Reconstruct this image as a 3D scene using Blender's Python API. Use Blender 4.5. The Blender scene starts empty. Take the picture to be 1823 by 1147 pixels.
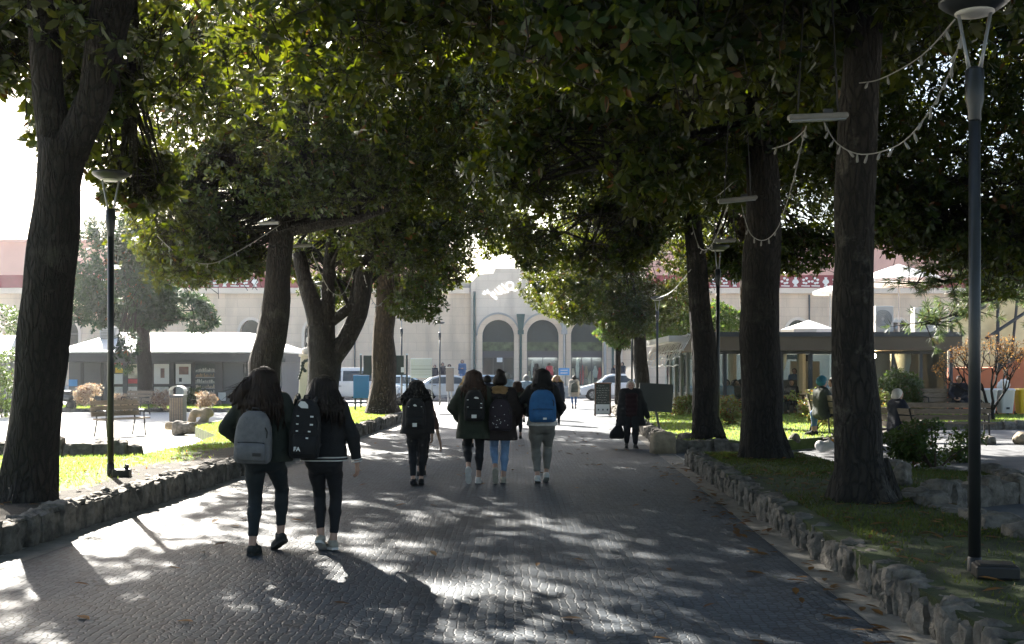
import bpy, math, random
import numpy as np
from mathutils import Vector, Matrix, noise as mnoise

# ---------------------------------------------------------------- camera, sky, sun, exposure
SC = bpy.context.scene
COL = SC.collection
F, CX, HY, CAMH = 2000.0, 911.5, 662.0, 1.62      # focal length in photo pixels, centre column, horizon row, eye height
cam_d = bpy.data.cameras.new('camera'); cam = bpy.data.objects.new('camera', cam_d); COL.objects.link(cam)
cam.location = (0, 0, CAMH); cam.rotation_euler = (math.radians(90), 0, 0)
cam_d.sensor_width = 36; cam_d.lens = F / 1823 * 36; cam_d.shift_y = (HY - 573.5) / 1823
cam_d.clip_end = 600; cam_d.clip_start = .1
SC.camera = cam
SUN_AZ, SUN_EL = math.radians(-25.0), math.radians(31.0)   # azimuth measured from the view direction, positive to the right
world = bpy.data.worlds.new('World'); SC.world = world; world.use_nodes = True
_wn = world.node_tree.nodes; _bg = _wn['Background']
_sky = _wn.new('ShaderNodeTexSky'); _sky.sky_type = 'NISHITA'; _sky.sun_disc = False
_sky.sun_elevation = SUN_EL; _sky.sun_rotation = SUN_AZ
_sky.air_density = 1.0; _sky.dust_density = 2.2; _sky.ozone_density = 1.0
world.node_tree.links.new(_sky.outputs[0], _bg.inputs[0]); _bg.inputs[1].default_value = .05
sun_d = bpy.data.lights.new('sun', 'SUN'); sun = bpy.data.objects.new('sun', sun_d); COL.objects.link(sun)
sun_d.energy = 5.0; sun_d.angle = math.radians(.53); sun_d.color = (1, .94, .84)
_sd = Vector((math.sin(SUN_AZ) * math.cos(SUN_EL), math.cos(SUN_AZ) * math.cos(SUN_EL), math.sin(SUN_EL)))
sun.rotation_euler = _sd.to_track_quat('Z', 'Y').to_euler(); sun.location = (-12, 20, 30)
SC.view_settings.view_transform = 'Standard'; SC.view_settings.look = 'None'
SC.view_settings.exposure = 2.7; SC.view_settings.gamma = 1
SC.cycles.max_bounces = 8; SC.cycles.transparent_max_bounces = 12; SC.cycles.transmission_bounces = 6
SC.cycles.sample_clamp_indirect = 6; SC.cycles.caustics_reflective = False; SC.cycles.caustics_refractive = False
rnd = random.Random(7); RNG = np.random.default_rng(11)

# ---------------------------------------------------------------- helpers
def P(px, py, Y): return Vector(((px - CX) * Y / F, Y, CAMH - (py - HY) * Y / F))      # photo pixel at depth Y
def G(px, py, z=0.0):                                                               # photo pixel on the level z
    Y = (CAMH - z) * F / (py - HY); return Vector(((px - CX) * Y / F, Y, z))
def lerp(a, b, t): return a + (b - a) * t
def tag(o, label=None, cat=None, group=None, kind=None):
    if label: o['label'] = label
    if cat: o['category'] = cat
    if group: o['group'] = group
    if kind: o['kind'] = kind
    return o
def thing(name, label, cat, loc=(0, 0, 0), rz=0, group=None):
    o = bpy.data.objects.new(name, None); COL.objects.link(o); o.empty_display_size = .2
    o.location = loc; o.rotation_euler = (0, 0, rz)
    return tag(o, label, cat, group)
def put(name, me, parent=None, loc=None):
    o = bpy.data.objects.new(name, me); COL.objects.link(o)
    if parent: o.parent = parent
    if loc is not None: o.location = loc
    return o
def copy_tree(o, parent=None):
    c = o.copy(); COL.objects.link(c)
    if parent: c.parent = parent
    for ch in list(o.children): copy_tree(ch, c)
    return c

def mat(name, col, rough=.7, var=.25, scale=6.0, bump=0.0, bscale=None, metal=0.0, col2=None, stretch=None, spec=None, trans=0.0, emit=None, coat=0.0):
    m = bpy.data.materials.new(name); m.use_nodes = True
    nt = m.node_tree; N = nt.nodes; L = nt.links; b = N['Principled BSDF']
    b.inputs['Roughness'].default_value = rough; b.inputs['Metallic'].default_value = metal
    if spec is not None: b.inputs['Specular IOR Level'].default_value = spec
    if coat: b.inputs['Coat Weight'].default_value = coat; b.inputs['Coat Roughness'].default_value = .08
    if trans: b.inputs['Transmission Weight'].default_value = trans
    tc = N.new('ShaderNodeTexCoord'); mp = N.new('ShaderNodeMapping'); L.new(tc.outputs['Object'], mp.inputs[0])
    if stretch: mp.inputs['Scale'].default_value = stretch
    n = N.new('ShaderNodeTexNoise'); n.inputs['Scale'].default_value = scale; n.inputs['Detail'].default_value = 6; n.inputs['Roughness'].default_value = .62
    L.new(mp.outputs[0], n.inputs['Vector'])
    r = N.new('ShaderNodeValToRGB'); c2 = col2 or [c * (1 + var) for c in col]; c1 = [c * (1 - var) for c in col]
    r.color_ramp.elements[0].position = .32; r.color_ramp.elements[1].position = .7
    r.color_ramp.elements[0].color = (*c1, 1); r.color_ramp.elements[1].color = (*c2, 1)
    L.new(n.outputs[0], r.inputs[0]); L.new(r.outputs[0], b.inputs['Base Color'])
    if bump:
        n2 = N.new('ShaderNodeTexNoise'); n2.inputs['Scale'].default_value = bscale or scale * 3; n2.inputs['Detail'].default_value = 5
        L.new(mp.outputs[0], n2.inputs['Vector'])
        bp = N.new('ShaderNodeBump'); bp.inputs['Strength'].default_value = bump; bp.inputs['Distance'].default_value = .03
        L.new(n2.outputs[0], bp.inputs['Height']); L.new(bp.outputs[0], b.inputs['Normal'])
    if emit:
        b.inputs['Emission Color'].default_value = (*emit[0], 1); b.inputs['Emission Strength'].default_value = emit[1]
    return m

class MB:
    """collects shapes, builds one mesh"""
    def __init__(s): s.v = []; s.f = []
    def add(s, vs, fs):
        o = len(s.v); s.v += [tuple(p) for p in vs]; s.f += [tuple(i + o for i in f) for f in fs]; return s
    def box(s, c, sz, rz=0, rx=0, ry=0):
        M = Matrix.Translation(c) @ Matrix.Rotation(rz, 4, 'Z') @ Matrix.Rotation(rx, 4, 'X') @ Matrix.Rotation(ry, 4, 'Y')
        vs = [M @ Vector((x * sz[0] / 2, y * sz[1] / 2, z * sz[2] / 2)) for x in (-1, 1) for y in (-1, 1) for z in (-1, 1)]
        return s.add(vs, [(0, 1, 3, 2), (4, 6, 7, 5), (0, 4, 5, 1), (2, 3, 7, 6), (0, 2, 6, 4), (1, 5, 7, 3)])
    def box2(s, a, b): return s.box([(a[i] + b[i]) / 2 for i in range(3)], [abs(b[i] - a[i]) for i in range(3)])
    def tube(s, pts, rad, n=8, cap=True, wob=0.0):
        pts = [Vector(p) for p in pts]; k = len(pts)
        if not hasattr(rad, '__len__'): rad = [rad] * k
        vs = []; u = None
        for i, p in enumerate(pts):
            d = (pts[min(i + 1, k - 1)] - pts[max(i - 1, 0)]).normalized()
            if u is None: u = d.orthogonal().normalized()
            u = (u - d * u.dot(d)).normalized(); w = d.cross(u)
            for j in range(n):
                a = 2 * math.pi * j / n; r = rad[i]
                if wob: r *= 1 + wob * mnoise.noise(p * 1.3 + (u * math.cos(a) + w * math.sin(a)) * 1.6)
                vs.append(p + (u * math.cos(a) + w * math.sin(a)) * r)
        fs = [(i * n + j, i * n + (j + 1) % n, (i + 1) * n + (j + 1) % n, (i + 1) * n + j) for i in range(k - 1) for j in range(n)]
        if cap: fs += [tuple(range(n - 1, -1, -1)), tuple((k - 1) * n + j for j in range(n))]
        return s.add(vs, fs)
    def lathe(s, prof, c=(0, 0, 0), n=16, sq=1.0):
        vs = [(c[0] + r * math.cos(2 * math.pi * j / n), c[1] + sq * r * math.sin(2 * math.pi * j / n), c[2] + z) for r, z in prof for j in range(n)]
        k = len(prof)
        fs = [(i * n + j, i * n + (j + 1) % n, (i + 1) * n + (j + 1) % n, (i + 1) * n + j) for i in range(k - 1) for j in range(n)]
        fs += [tuple(range(n - 1, -1, -1)), tuple((k - 1) * n + j for j in range(n))]
        return s.add(vs, fs)
    def prism(s, poly, y0, y1):
        """outline in x,z pushed from y0 to y1"""
        n = len(poly); vs = [(x, y0, z) for x, z in poly] + [(x, y1, z) for x, z in poly]
        return s.add(vs, [tuple(range(n)), tuple(range(2 * n - 1, n - 1, -1))] + [(i, i + n, (i + 1) % n + n, (i + 1) % n) for i in range(n)])
    def slab(s, poly, z0, z1):
        n = len(poly); vs = [(x, y, z0) for x, y in poly] + [(x, y, z1) for x, y in poly]
        return s.add(vs, [tuple(range(n - 1, -1, -1)), tuple(range(n, 2 * n))] + [(i, (i + 1) % n, (i + 1) % n + n, i + n) for i in range(n)])
    def ball(s, c, r, n=8, m=6):
        prof = [(max(1e-4, math.sin(math.pi * i / m)), -math.cos(math.pi * i / m)) for i in range(m + 1)]
        if not hasattr(r, '__len__'): r = (r, r, r)
        vs = [(c[0] + q * math.cos(2 * math.pi * j / n) * r[0], c[1] + q * math.sin(2 * math.pi * j / n) * r[1], c[2] + z * r[2]) for q, z in prof for j in range(n)]
        return s.add(vs, [(i * n + j, i * n + (j + 1) % n, (i + 1) * n + (j + 1) % n, (i + 1) * n + j) for i in range(m) for j in range(n)])
    def build(s, name, m, parent=None, smooth=False, bevel=0.0, loc=None):
        me = bpy.data.meshes.new(name); me.from_pydata(s.v, [], s.f); me.materials.append(m)
        if smooth: me.polygons.foreach_set('use_smooth', [True] * len(me.polygons))
        me.update(); o = put(name, me, parent, loc)
        if bevel:
            bv = o.modifiers.new('bevel', 'BEVEL'); bv.width = bevel; bv.segments = 2; bv.limit_method = 'ANGLE'
        return o

def np_mesh(name, V, Fq, m, parent=None, smooth=False, link=True):
    """V (n,3); Fq: list of index arrays of shape (k,3) or (k,4)"""
    me = bpy.data.meshes.new(name); me.vertices.add(len(V)); me.vertices.foreach_set('co', np.ascontiguousarray(V, dtype=np.float32).ravel())
    li = np.concatenate([f.ravel() for f in Fq]).astype(np.int32)
    tot = np.concatenate([np.full(len(f), f.shape[1], np.int32) for f in Fq]); st = np.concatenate([[0], np.cumsum(tot)[:-1]]).astype(np.int32)
    me.loops.add(len(li)); me.loops.foreach_set('vertex_index', li)
    me.polygons.add(len(tot)); me.polygons.foreach_set('loop_start', st); me.polygons.foreach_set('loop_total', tot)
    if smooth: me.polygons.foreach_set('use_smooth', np.ones(len(tot), bool))
    me.update(calc_edges=True); me.materials.append(m)
    return put(name, me, parent) if link else me

def vnoise(Pn, seed=0):
    """cheap smooth 3-D noise in about -1..1, any array of points"""
    r = np.random.default_rng(seed); out = 0
    for k in range(5):
        d = r.normal(size=3); d /= np.linalg.norm(d); ph = r.uniform(0, 6.28); d2 = r.normal(size=3); d2 /= np.linalg.norm(d2)
        out = out + np.sin(Pn @ d * (1 + .35 * k) + ph + 1.3 * np.sin(Pn @ d2 * .8 + k))
    return out / 3.2

# ---------------------------------------------------------------- smooth solid modeller for bodies, clothes, bags
def cap(a, b, ra, rb=None, k=.02, sq=None): return (np.array(a, float), np.array(b, float), ra, ra if rb is None else rb, k, sq)
def sdf_solid(prims, h, cuts=(), wrinkle=0.0, wfreq=22., wseed=1, fine=None):
    lo = np.min([np.minimum(p[0], p[1]) - max(p[2], p[3]) - .03 for p in prims], 0); hi = np.max([np.maximum(p[0], p[1]) + max(p[2], p[3]) + .03 for p in prims], 0)
    n = np.ceil((hi - lo) / h).astype(int) + 2; ax = [lo[i] + h * np.arange(n[i]) for i in range(3)]
    D = np.full(n, 1.0)
    for a, b, ra, rb, k, sq in prims:
        pad = max(ra, rb) + k + 2.5 * h; l = np.minimum(a, b) - pad; u = np.maximum(a, b) + pad
        s = [slice(max(0, int((l[i] - lo[i]) / h)), min(n[i], int((u[i] - lo[i]) / h) + 2)) for i in range(3)]
        q = np.stack(np.meshgrid(ax[0][s[0]], ax[1][s[1]], ax[2][s[2]], indexing='ij'), -1) - a; ba = b - a
        if sq is not None:
            nn = np.array(sq[0], float); nn /= np.linalg.norm(nn); g = 1 / sq[1] - 1
            q = q + (q @ nn)[..., None] * g * nn; ba = ba + (ba @ nn) * g * nn
        bb = ba @ ba
        t = np.clip(q @ ba / bb, 0, 1) if bb > 1e-9 else np.zeros(q.shape[:-1])
        d = np.linalg.norm(q - t[..., None] * ba, axis=-1) - (ra + (rb - ra) * t)
        if sq is not None: d = d * (.5 + .5 * sq[1])
        o = D[tuple(s)]
        hh = np.maximum(k - np.abs(o - d), 0) / k if k > 0 else 0
        D[tuple(s)] = np.minimum(o, d) - hh * hh * k * .25
    if wrinkle or cuts:
        pts = np.stack(np.meshgrid(*ax, indexing='ij'), -1)
        if wrinkle:
            near = np.abs(D) < .06; D[near] += wrinkle * vnoise(pts[near] * (wfreq if np.isscalar(wfreq) else np.array(wfreq)), wseed)
        for p0, nr in cuts: D = np.maximum(D, (pts - np.array(p0, float)) @ (np.array(nr, float) / np.linalg.norm(nr)))
    D[0] = D[-1] = 1; D[:, 0] = D[:, -1] = 1; D[:, :, 0] = D[:, :, -1] = 1
    S = D < 0
    c = [S[i:n[0] - 1 + i, j:n[1] - 1 + j, l:n[2] - 1 + l] for i in (0, 1) for j in (0, 1) for l in (0, 1)]
    cnt = sum(x.astype(np.int8) for x in c); act = (cnt > 0) & (cnt < 8); I = np.argwhere(act)
    idx = np.full(act.shape, -1, np.int64); idx[act] = np.arange(len(I))
    V = np.zeros((len(I), 3)); W = np.zeros(len(I))
    cor = [(i, j, l) for i in (0, 1) for j in (0, 1) for l in (0, 1)]
    val = {o: D[I[:, 0] + o[0], I[:, 1] + o[1], I[:, 2] + o[2]] for o in cor}
    for o in cor:
        for x in range(3):
            if o[x] == 0:
                o2 = list(o); o2[x] = 1; o2 = tuple(o2); a, b = val[o], val[o2]; cr = (a < 0) != (b < 0)
                t = np.where(cr, a / np.where(cr, a - b, 1), 0); pt = np.repeat(np.array([o], float), len(I), 0); pt[:, x] += t
                V += pt * cr[:, None]; W += cr
    V = (V / np.maximum(W, 1)[:, None] + I) * h + lo
    faces = []
    for x in range(3):
        y, z = (x + 1) % 3, (x + 2) % 3
        sl0 = [slice(1, -1)] * 3; sl0[x] = slice(0, n[x] - 1); sl1 = list(sl0); sl1[x] = slice(1, n[x])
        A, B = S[tuple(sl0)], S[tuple(sl1)]; E = np.argwhere(A != B)
        fl = A[tuple(E.T)]; base = E + 1; base[:, x] -= 1
        def at(dy, dz):
            q = base.copy(); q[:, y] += dy; q[:, z] += dz; return idx[tuple(q.T)]
        q = np.stack([at(-1, -1), at(0, -1), at(0, 0), at(-1, 0)], 1); q[~fl] = q[~fl][:, ::-1]; faces.append(q)
    return V, np.concatenate(faces)
def solid(name, prims, h, m, parent=None, sc=(1, 1, 1), **kw):
    V, Q = sdf_solid(prims, h, **kw)
    return np_mesh(name, V * np.array(sc), [Q], m, parent, True)

# ---------------------------------------------------------------- ground materials
def paving_mat():
    m = bpy.data.materials.new('stone_setts'); m.use_nodes = True; nt = m.node_tree; N = nt.nodes; L = nt.links; b = N['Principled BSDF']
    tc = N.new('ShaderNodeTexCoord'); sep = N.new('ShaderNodeSeparateXYZ'); L.new(tc.outputs['Object'], sep.inputs[0])
    def M(op, a, b_=None, c=None):
        n = N.new('ShaderNodeMath'); n.operation = op
        for i, v in enumerate((a, b_, c)):
            if v is None: continue
            if isinstance(v, (int, float)): n.inputs[i].default_value = v
            else: L.new(v, n.inputs[i])
        return n.outputs[0]
    # scalloped rows of setts: the row line is bent into arcs 1.1 m wide
    fx = M('SUBTRACT', M('FRACT', M('DIVIDE', sep.outputs[0], 1.1)), .5)
    arc = M('SQRT', M('SUBTRACT', 0.36, M('MULTIPLY', fx, fx)))
    yy = M('ADD', sep.outputs[1], arc)
    cb = N.new('ShaderNodeCombineXYZ'); L.new(sep.outputs[0], cb.inputs[0]); L.new(yy, cb.inputs[1])
    nz = N.new('ShaderNodeTexNoise'); nz.inputs['Scale'].default_value = 5; L.new(tc.outputs['Object'], nz.inputs['Vector'])
    mx = N.new('ShaderNodeMix'); mx.data_type = 'VECTOR'; mx.inputs[0].default_value = .05
    L.new(cb.outputs[0], mx.inputs[4]); L.new(nz.outputs['Color'], mx.inputs[5])
    v = N.new('ShaderNodeTexVoronoi'); v.feature = 'DISTANCE_TO_EDGE'; v.inputs['Scale'].default_value = 17; v.inputs['Randomness'].default_value = .42; L.new(mx.outputs[1], v.inputs['Vector'])
    vc = N.new('ShaderNodeTexVoronoi'); vc.inputs['Scale'].default_value = 17; vc.inputs['Randomness'].default_value = .42; L.new(mx.outputs[1], vc.inputs['Vector'])
    n1 = N.new('ShaderNodeTexNoise'); n1.inputs['Scale'].default_value = .7; n1.inputs['Detail'].default_value = 8; L.new(tc.outputs['Object'], n1.inputs['Vector'])
    r = N.new('ShaderNodeValToRGB'); r.color_ramp.elements[0].color = (.034, .046, .06, 1); r.color_ramp.elements[1].color = (.115, .138, .165, 1)
    r.color_ramp.elements[0].position = .3; r.color_ramp.elements[1].position = .75
    sp = N.new('ShaderNodeSeparateColor'); L.new(vc.outputs['Color'], sp.inputs[0])
    L.new(M('ADD', M('MULTIPLY', n1.outputs[0], .75), M('MULTIPLY', sp.outputs[0], .25)), r.inputs[0])
    joint = M('SMOOTH_MIN', M('MULTIPLY', v.outputs['Distance'], 7.0), 1.0, .3)
    mc = N.new('ShaderNodeMix'); mc.data_type = 'RGBA'; L.new(joint, mc.inputs[0]); mc.inputs[6].default_value = (.024, .028, .033, 1); L.new(r.outputs[0], mc.inputs[7])
    L.new(mc.outputs[2], b.inputs['Base Color'])
    hgt = M('ADD', M('MULTIPLY', joint, .8), M('MULTIPLY', sp.outputs[1], .5))
    n3 = N.new('ShaderNodeTexNoise'); n3.inputs['Scale'].default_value = 2.3; n3.inputs['Detail'].default_value = 3; L.new(tc.outputs['Object'], n3.inputs['Vector'])
    bp = N.new('ShaderNodeBump'); bp.inputs['Strength'].default_value = .55; bp.inputs['Distance'].default_value = .008
    L.new(M('ADD', hgt, M('MULTIPLY', n3.outputs[0], .8)), bp.inputs['Height']); L.new(bp.outputs[0], b.inputs['Normal'])
    L.new(M('ADD', M('MULTIPLY', n1.outputs[0], .3), .42), b.inputs['Roughness'])
    b.inputs['Specular IOR Level'].default_value = .24
    return m
def leaf_mat(name, top, glow, brown=.06, tr=.42, rough=.33, under=None):
    m = bpy.data.materials.new(name); m.use_nodes = True; nt = m.node_tree; N = nt.nodes; L = nt.links; b = N['Principled BSDF']
    g = N.new('ShaderNodeNewGeometry'); r = N.new('ShaderNodeValToRGB'); r.color_ramp.interpolation = 'CONSTANT'
    e = r.color_ramp.elements; e[0].position = 0; e[0].color = (*top, 1); e[1].position = .45; e[1].color = (top[0] * 1.5, top[1] * 1.35, top[2], 1)
    x = e.new(.75); x.color = (top[0] * .7, top[1] * .75, top[2] * 1.1, 1); x = e.new(1 - brown); x.color = (.1, .045, .015, 1)
    L.new(g.outputs['Random Per Island'], r.inputs[0])
    r2 = N.new('ShaderNodeValToRGB'); r2.color_ramp.interpolation = 'CONSTANT'; e = r2.color_ramp.elements
    e[0].color = (*glow, 1); e[1].position = .5; e[1].color = (glow[0] * .7, glow[1] * .8, glow[2], 1); x = e.new(1 - brown); x.color = (.32, .14, .03, 1)
    L.new(g.outputs['Random Per Island'], r2.inputs[0])
    mu = N.new('ShaderNodeMix'); mu.data_type = 'RGBA'; L.new(g.outputs['Backfacing'], mu.inputs[0]); L.new(r.outputs[0], mu.inputs[6]); mu.inputs[7].default_value = (*(under or top), 1)
    L.new(mu.outputs[2], b.inputs['Base Color']); b.inputs['Roughness'].default_value = rough; b.inputs['Specular IOR Level'].default_value = .3
    t = N.new('ShaderNodeBsdfTranslucent'); L.new(r2.outputs[0], t.inputs[0])
    s = N.new('ShaderNodeMixShader'); s.inputs[0].default_value = tr
    L.new(b.outputs[0], s.inputs[1]); L.new(t.outputs[0], s.inputs[2]); L.new(s.outputs[0], N['Material Output'].inputs[0])
    return m
def glass_mat(name, tint=(.88, .94, .94), alpha=.1, rough=.02):
    m = bpy.data.materials.new(name); m.use_nodes = True; nt = m.node_tree; N = nt.nodes; L = nt.links; b = N['Principled BSDF']
    b.inputs['Base Color'].default_value = (.05, .06, .06, 1); b.inputs['Roughness'].default_value = rough; b.inputs['Specular IOR Level'].default_value = .8
    t = N.new('ShaderNodeBsdfTransparent'); t.inputs[0].default_value = (*tint, 1)
    s = N.new('ShaderNodeMixShader'); s.inputs[0].default_value = alpha
    L.new(t.outputs[0], s.inputs[1]); L.new(b.outputs[0], s.inputs[2]); L.new(s.outputs[0], N['Material Output'].inputs[0]); return m

M = {}
M['paving'] = paving_mat()
M['gravel'] = mat('pale_gravel', (.52, .5, .46), .95, .25, 14, .5, 60)
M['asphalt'] = mat('asphalt', (.07, .07, .075), .9, .25, 4, .3, 80)
M['gutter'] = mat('concrete_gutter', (.2, .19, .17), .75, .35, 3, .3, 30)
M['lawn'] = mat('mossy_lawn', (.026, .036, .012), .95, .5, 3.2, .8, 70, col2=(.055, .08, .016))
M['soil'] = mat('dark_bed_soil', (.022, .016, .011), .98, .4, 4, .9, 50, col2=(.05, .04, .026))
M['sunlawn'] = mat('sun_brightened_green_lawn', (.075, .11, .022), .95, .4, 3.2, .8, 70, col2=(.13, .17, .035))  # greener lawn, its colour also brightened for the sun on it
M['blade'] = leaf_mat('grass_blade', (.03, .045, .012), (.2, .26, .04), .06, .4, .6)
M['sunblade'] = leaf_mat('sun_brightened_grass_blade', (.05, .1, .02), (.38, .5, .08), .05, .5, .6)  # blade copy with sunlight brightened into its colour
M['rock'] = mat('rough_limestone', (.15, .135, .115), .9, .6, 7, 1.0, 22)
M['rockpale'] = mat('pale_limestone', (.33, .27, .19), .9, .3, 6, .6, 24)
def bark_mat(name, dark, light, blotch=None):
    m = mat(name, light, .93, .4, 4, 0, stretch=(1, 1, .4)); nt = m.node_tree; N = nt.nodes; L = nt.links; b = N['Principled BSDF']
    tc = N.new('ShaderNodeTexCoord'); mp = N.new('ShaderNodeMapping'); mp.inputs['Scale'].default_value = (1, 1, .28); L.new(tc.outputs['Object'], mp.inputs[0])
    n = N.new('ShaderNodeTexNoise'); n.inputs['Scale'].default_value = 9; n.inputs['Detail'].default_value = 6
    L.new(mp.outputs[0], n.inputs['Vector']); mx = N.new('ShaderNodeMix'); mx.data_type = 'VECTOR'; mx.inputs[0].default_value = .12; L.new(mp.outputs[0], mx.inputs[4]); L.new(n.outputs['Color'], mx.inputs[5])
    v = N.new('ShaderNodeTexVoronoi'); v.feature = 'DISTANCE_TO_EDGE'; v.inputs['Scale'].default_value = 17; L.new(mx.outputs[1], v.inputs['Vector'])
    r = N.new('ShaderNodeValToRGB'); r.color_ramp.elements[0].color = (0, 0, 0, 1); r.color_ramp.elements[1].position = .22; L.new(v.outputs['Distance'], r.inputs[0])
    mc = N.new('ShaderNodeMix'); mc.data_type = 'RGBA'; mc.inputs[6].default_value = (*dark, 1); L.new(r.outputs[0], mc.inputs[0])
    src = b.inputs['Base Color'].links[0].from_socket; L.new(src, mc.inputs[7]); out = mc.outputs[2]
    if blotch:
        n2 = N.new('ShaderNodeTexNoise'); n2.inputs['Scale'].default_value = 2.1; n2.inputs['Detail'].default_value = 8; n2.inputs['Roughness'].default_value = .7; L.new(tc.outputs['Object'], n2.inputs['Vector'])
        r2 = N.new('ShaderNodeValToRGB'); r2.color_ramp.elements[0].position = .56; r2.color_ramp.elements[1].position = .68; L.new(n2.outputs[0], r2.inputs[0])
        m2 = N.new('ShaderNodeMix'); m2.data_type = 'RGBA'; L.new(r2.outputs[0], m2.inputs[0]); L.new(out, m2.inputs[6]); m2.inputs[7].default_value = (*blotch, 1); out = m2.outputs[2]
    L.new(out, b.inputs['Base Color'])
    ad = N.new('ShaderNodeMath'); ad.operation = 'ADD'; L.new(r.outputs[0], ad.inputs[0]); L.new(n.outputs[0], ad.inputs[1])
    bp = N.new('ShaderNodeBump'); bp.inputs['Strength'].default_value = 1; bp.inputs['Distance'].default_value = .025; L.new(ad.outputs[0], bp.inputs['Height']); L.new(bp.outputs[0], b.inputs['Normal'])
    return m
M['bark'] = bark_mat('dark_bark', (.008, .007, .006), (.022, .018, .015), (.05, .046, .038))
M['barkbrown'] = bark_mat('brown_bark', (.03, .02, .014), (.085, .058, .038))
M['barklichen'] = bark_mat('lichen_bark', (.009, .008, .007), (.026, .022, .018), (.11, .1, .085))
M['leaf'] = leaf_mat('magnolia_leaf', (.008, .025, .008), (.36, .41, .01), .025, .17, .42, (.014, .018, .009))
M['leafdark'] = leaf_mat('cypress_leaf', (.02, .04, .025), (.10, .17, .05), .02, .25, .5)
M['leafpine'] = leaf_mat('pine_needle', (.05, .075, .025), (.2, .28, .08), .05, .3, .5)
M['leafhedge'] = leaf_mat('hedge_leaf', (.03, .055, .015), (.2, .3, .04), .03, .3, .45)
M['leafshrub'] = leaf_mat('shrub_leaf', (.06, .09, .025), (.35, .4, .1), .25, .4, .5)
M['leafautumn'] = leaf_mat('autumn_leaf', (.2, .11, .05), (.5, .28, .08), .45, .45, .6)
M['litter'] = leaf_mat('dry_leaf', (.13, .07, .025), (.3, .15, .04), .3, .2, .7)
M['darkmetal'] = mat('dark_grey_metal', (.05, .055, .06), .38, .12, 3, metal=.6)
M['blackmetal'] = mat('black_metal', (.012, .012, .013), .5, .2, 4)
M['greymetal'] = mat('grey_metal', (.3, .31, .32), .4, .1, 3, metal=.5)
M['white'] = mat('white_paint', (.75, .75, .73), .5, .06, 3)
M['glass'] = glass_mat('window_glass')
M['darkglass'] = mat('dark_glass', (.02, .026, .028), .06, .3, 1.5)
def course_mat(name, col):
    """rendered wall ruled in long block courses, with weather stains"""
    m = mat(name, col, .9, .07, .35, .15, 20); nt = m.node_tree; N = nt.nodes; L = nt.links; b = N['Principled BSDF']; src = b.inputs['Base Color'].links[0].from_socket
    tc = N.new('ShaderNodeTexCoord'); sp = N.new('ShaderNodeSeparateXYZ'); L.new(tc.outputs['Object'], sp.inputs[0]); cb = N.new('ShaderNodeCombineXYZ'); L.new(sp.outputs[0], cb.inputs[0]); L.new(sp.outputs[2], cb.inputs[1])
    br = N.new('ShaderNodeTexBrick'); br.inputs['Scale'].default_value = 1; br.inputs['Brick Width'].default_value = 1.7; br.inputs['Row Height'].default_value = .62; br.inputs['Mortar Size'].default_value = .022; br.inputs['Mortar Smooth'].default_value = .3
    br.inputs['Color1'].default_value = (1, 1, 1, 1); br.inputs['Color2'].default_value = (.93, .93, .92, 1); br.inputs['Mortar'].default_value = (.84, .82, .8, 1); L.new(cb.outputs[0], br.inputs['Vector'])
    mp = N.new('ShaderNodeMapping'); mp.inputs['Scale'].default_value = (1, 1, .18); L.new(tc.outputs['Object'], mp.inputs[0]); n = N.new('ShaderNodeTexNoise'); n.inputs['Scale'].default_value = 1.1; n.inputs['Detail'].default_value = 8; L.new(mp.outputs[0], n.inputs['Vector'])
    r = N.new('ShaderNodeValToRGB'); r.color_ramp.elements[0].position = .3; r.color_ramp.elements[0].color = (.66, .66, .67, 1); r.color_ramp.elements[1].position = .52; r.color_ramp.elements[1].color = (1, 1, 1, 1); L.new(n.outputs[0], r.inputs[0])
    m1 = N.new('ShaderNodeMix'); m1.data_type = 'RGBA'; m1.blend_type = 'MULTIPLY'; m1.inputs[0].default_value = 1; L.new(src, m1.inputs[6]); L.new(br.outputs[0], m1.inputs[7])
    m2 = N.new('ShaderNodeMix'); m2.data_type = 'RGBA'; m2.blend_type = 'MULTIPLY'; m2.inputs[0].default_value = .6; L.new(m1.outputs[2], m2.inputs[6]); L.new(r.outputs[0], m2.inputs[7]); L.new(m2.outputs[2], b.inputs['Base Color'])
    return m
M['beige'] = course_mat('beige_render', (.76, .61, .46))
M['gablestone'] = course_mat('cream_course_stone', (.76, .66, .55))
M['sidepath'] = mat('side_path_shade_tone', (.1, .105, .115), .9, .3, 2, .4, 50)  # path darkened in colour to stand for the shade on it
M['dull'] = mat('dull_grey_plastic', (.26, .25, .23), .5, .15, 4)
M['cream'] = mat('cream_stone', (.74, .64, .53), .85, .1, .6, .1, 20)
M['stonegrey'] = mat('grey_stone', (.36, .35, .33), .85, .2, .5, .2, 15)
M['pink'] = mat('pink_render', (.66, .4, .34), .9, .08, .4)
M['redpanel'] = mat('dark_red_plaster', (.26, .05, .06), .85, .15, 2)
M['greenmetal'] = mat('green_painted_metal', (.03, .075, .07), .55, .2, 2)
M['darkgreen'] = mat('dark_green_board', (.018, .03, .028), .6, .2, 3)
M['kiosk'] = mat('slate_kiosk_panel', (.085, .095, .11), .5, .1, 1.2)
M['kioskdark'] = mat('dark_kiosk_frame', (.045, .05, .058), .5, .1, 1.2)
M['orange'] = mat('terracotta_render', (.5, .16, .075), .85, .12, .8, .1, 20)
M['olive'] = mat('taupe_fascia', (.12, .09, .06), .6, .12, 1)
M['awning'] = mat('pale_translucent_sheet', (.62, .58, .42), .6, .2, 1.2)
_n = M['awning'].node_tree.nodes; _t = _n.new('ShaderNodeBsdfTranslucent'); _t.inputs[0].default_value = (.46, .44, .34, 1); _s = _n.new('ShaderNodeMixShader'); _s.inputs[0].default_value = .3
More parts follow.
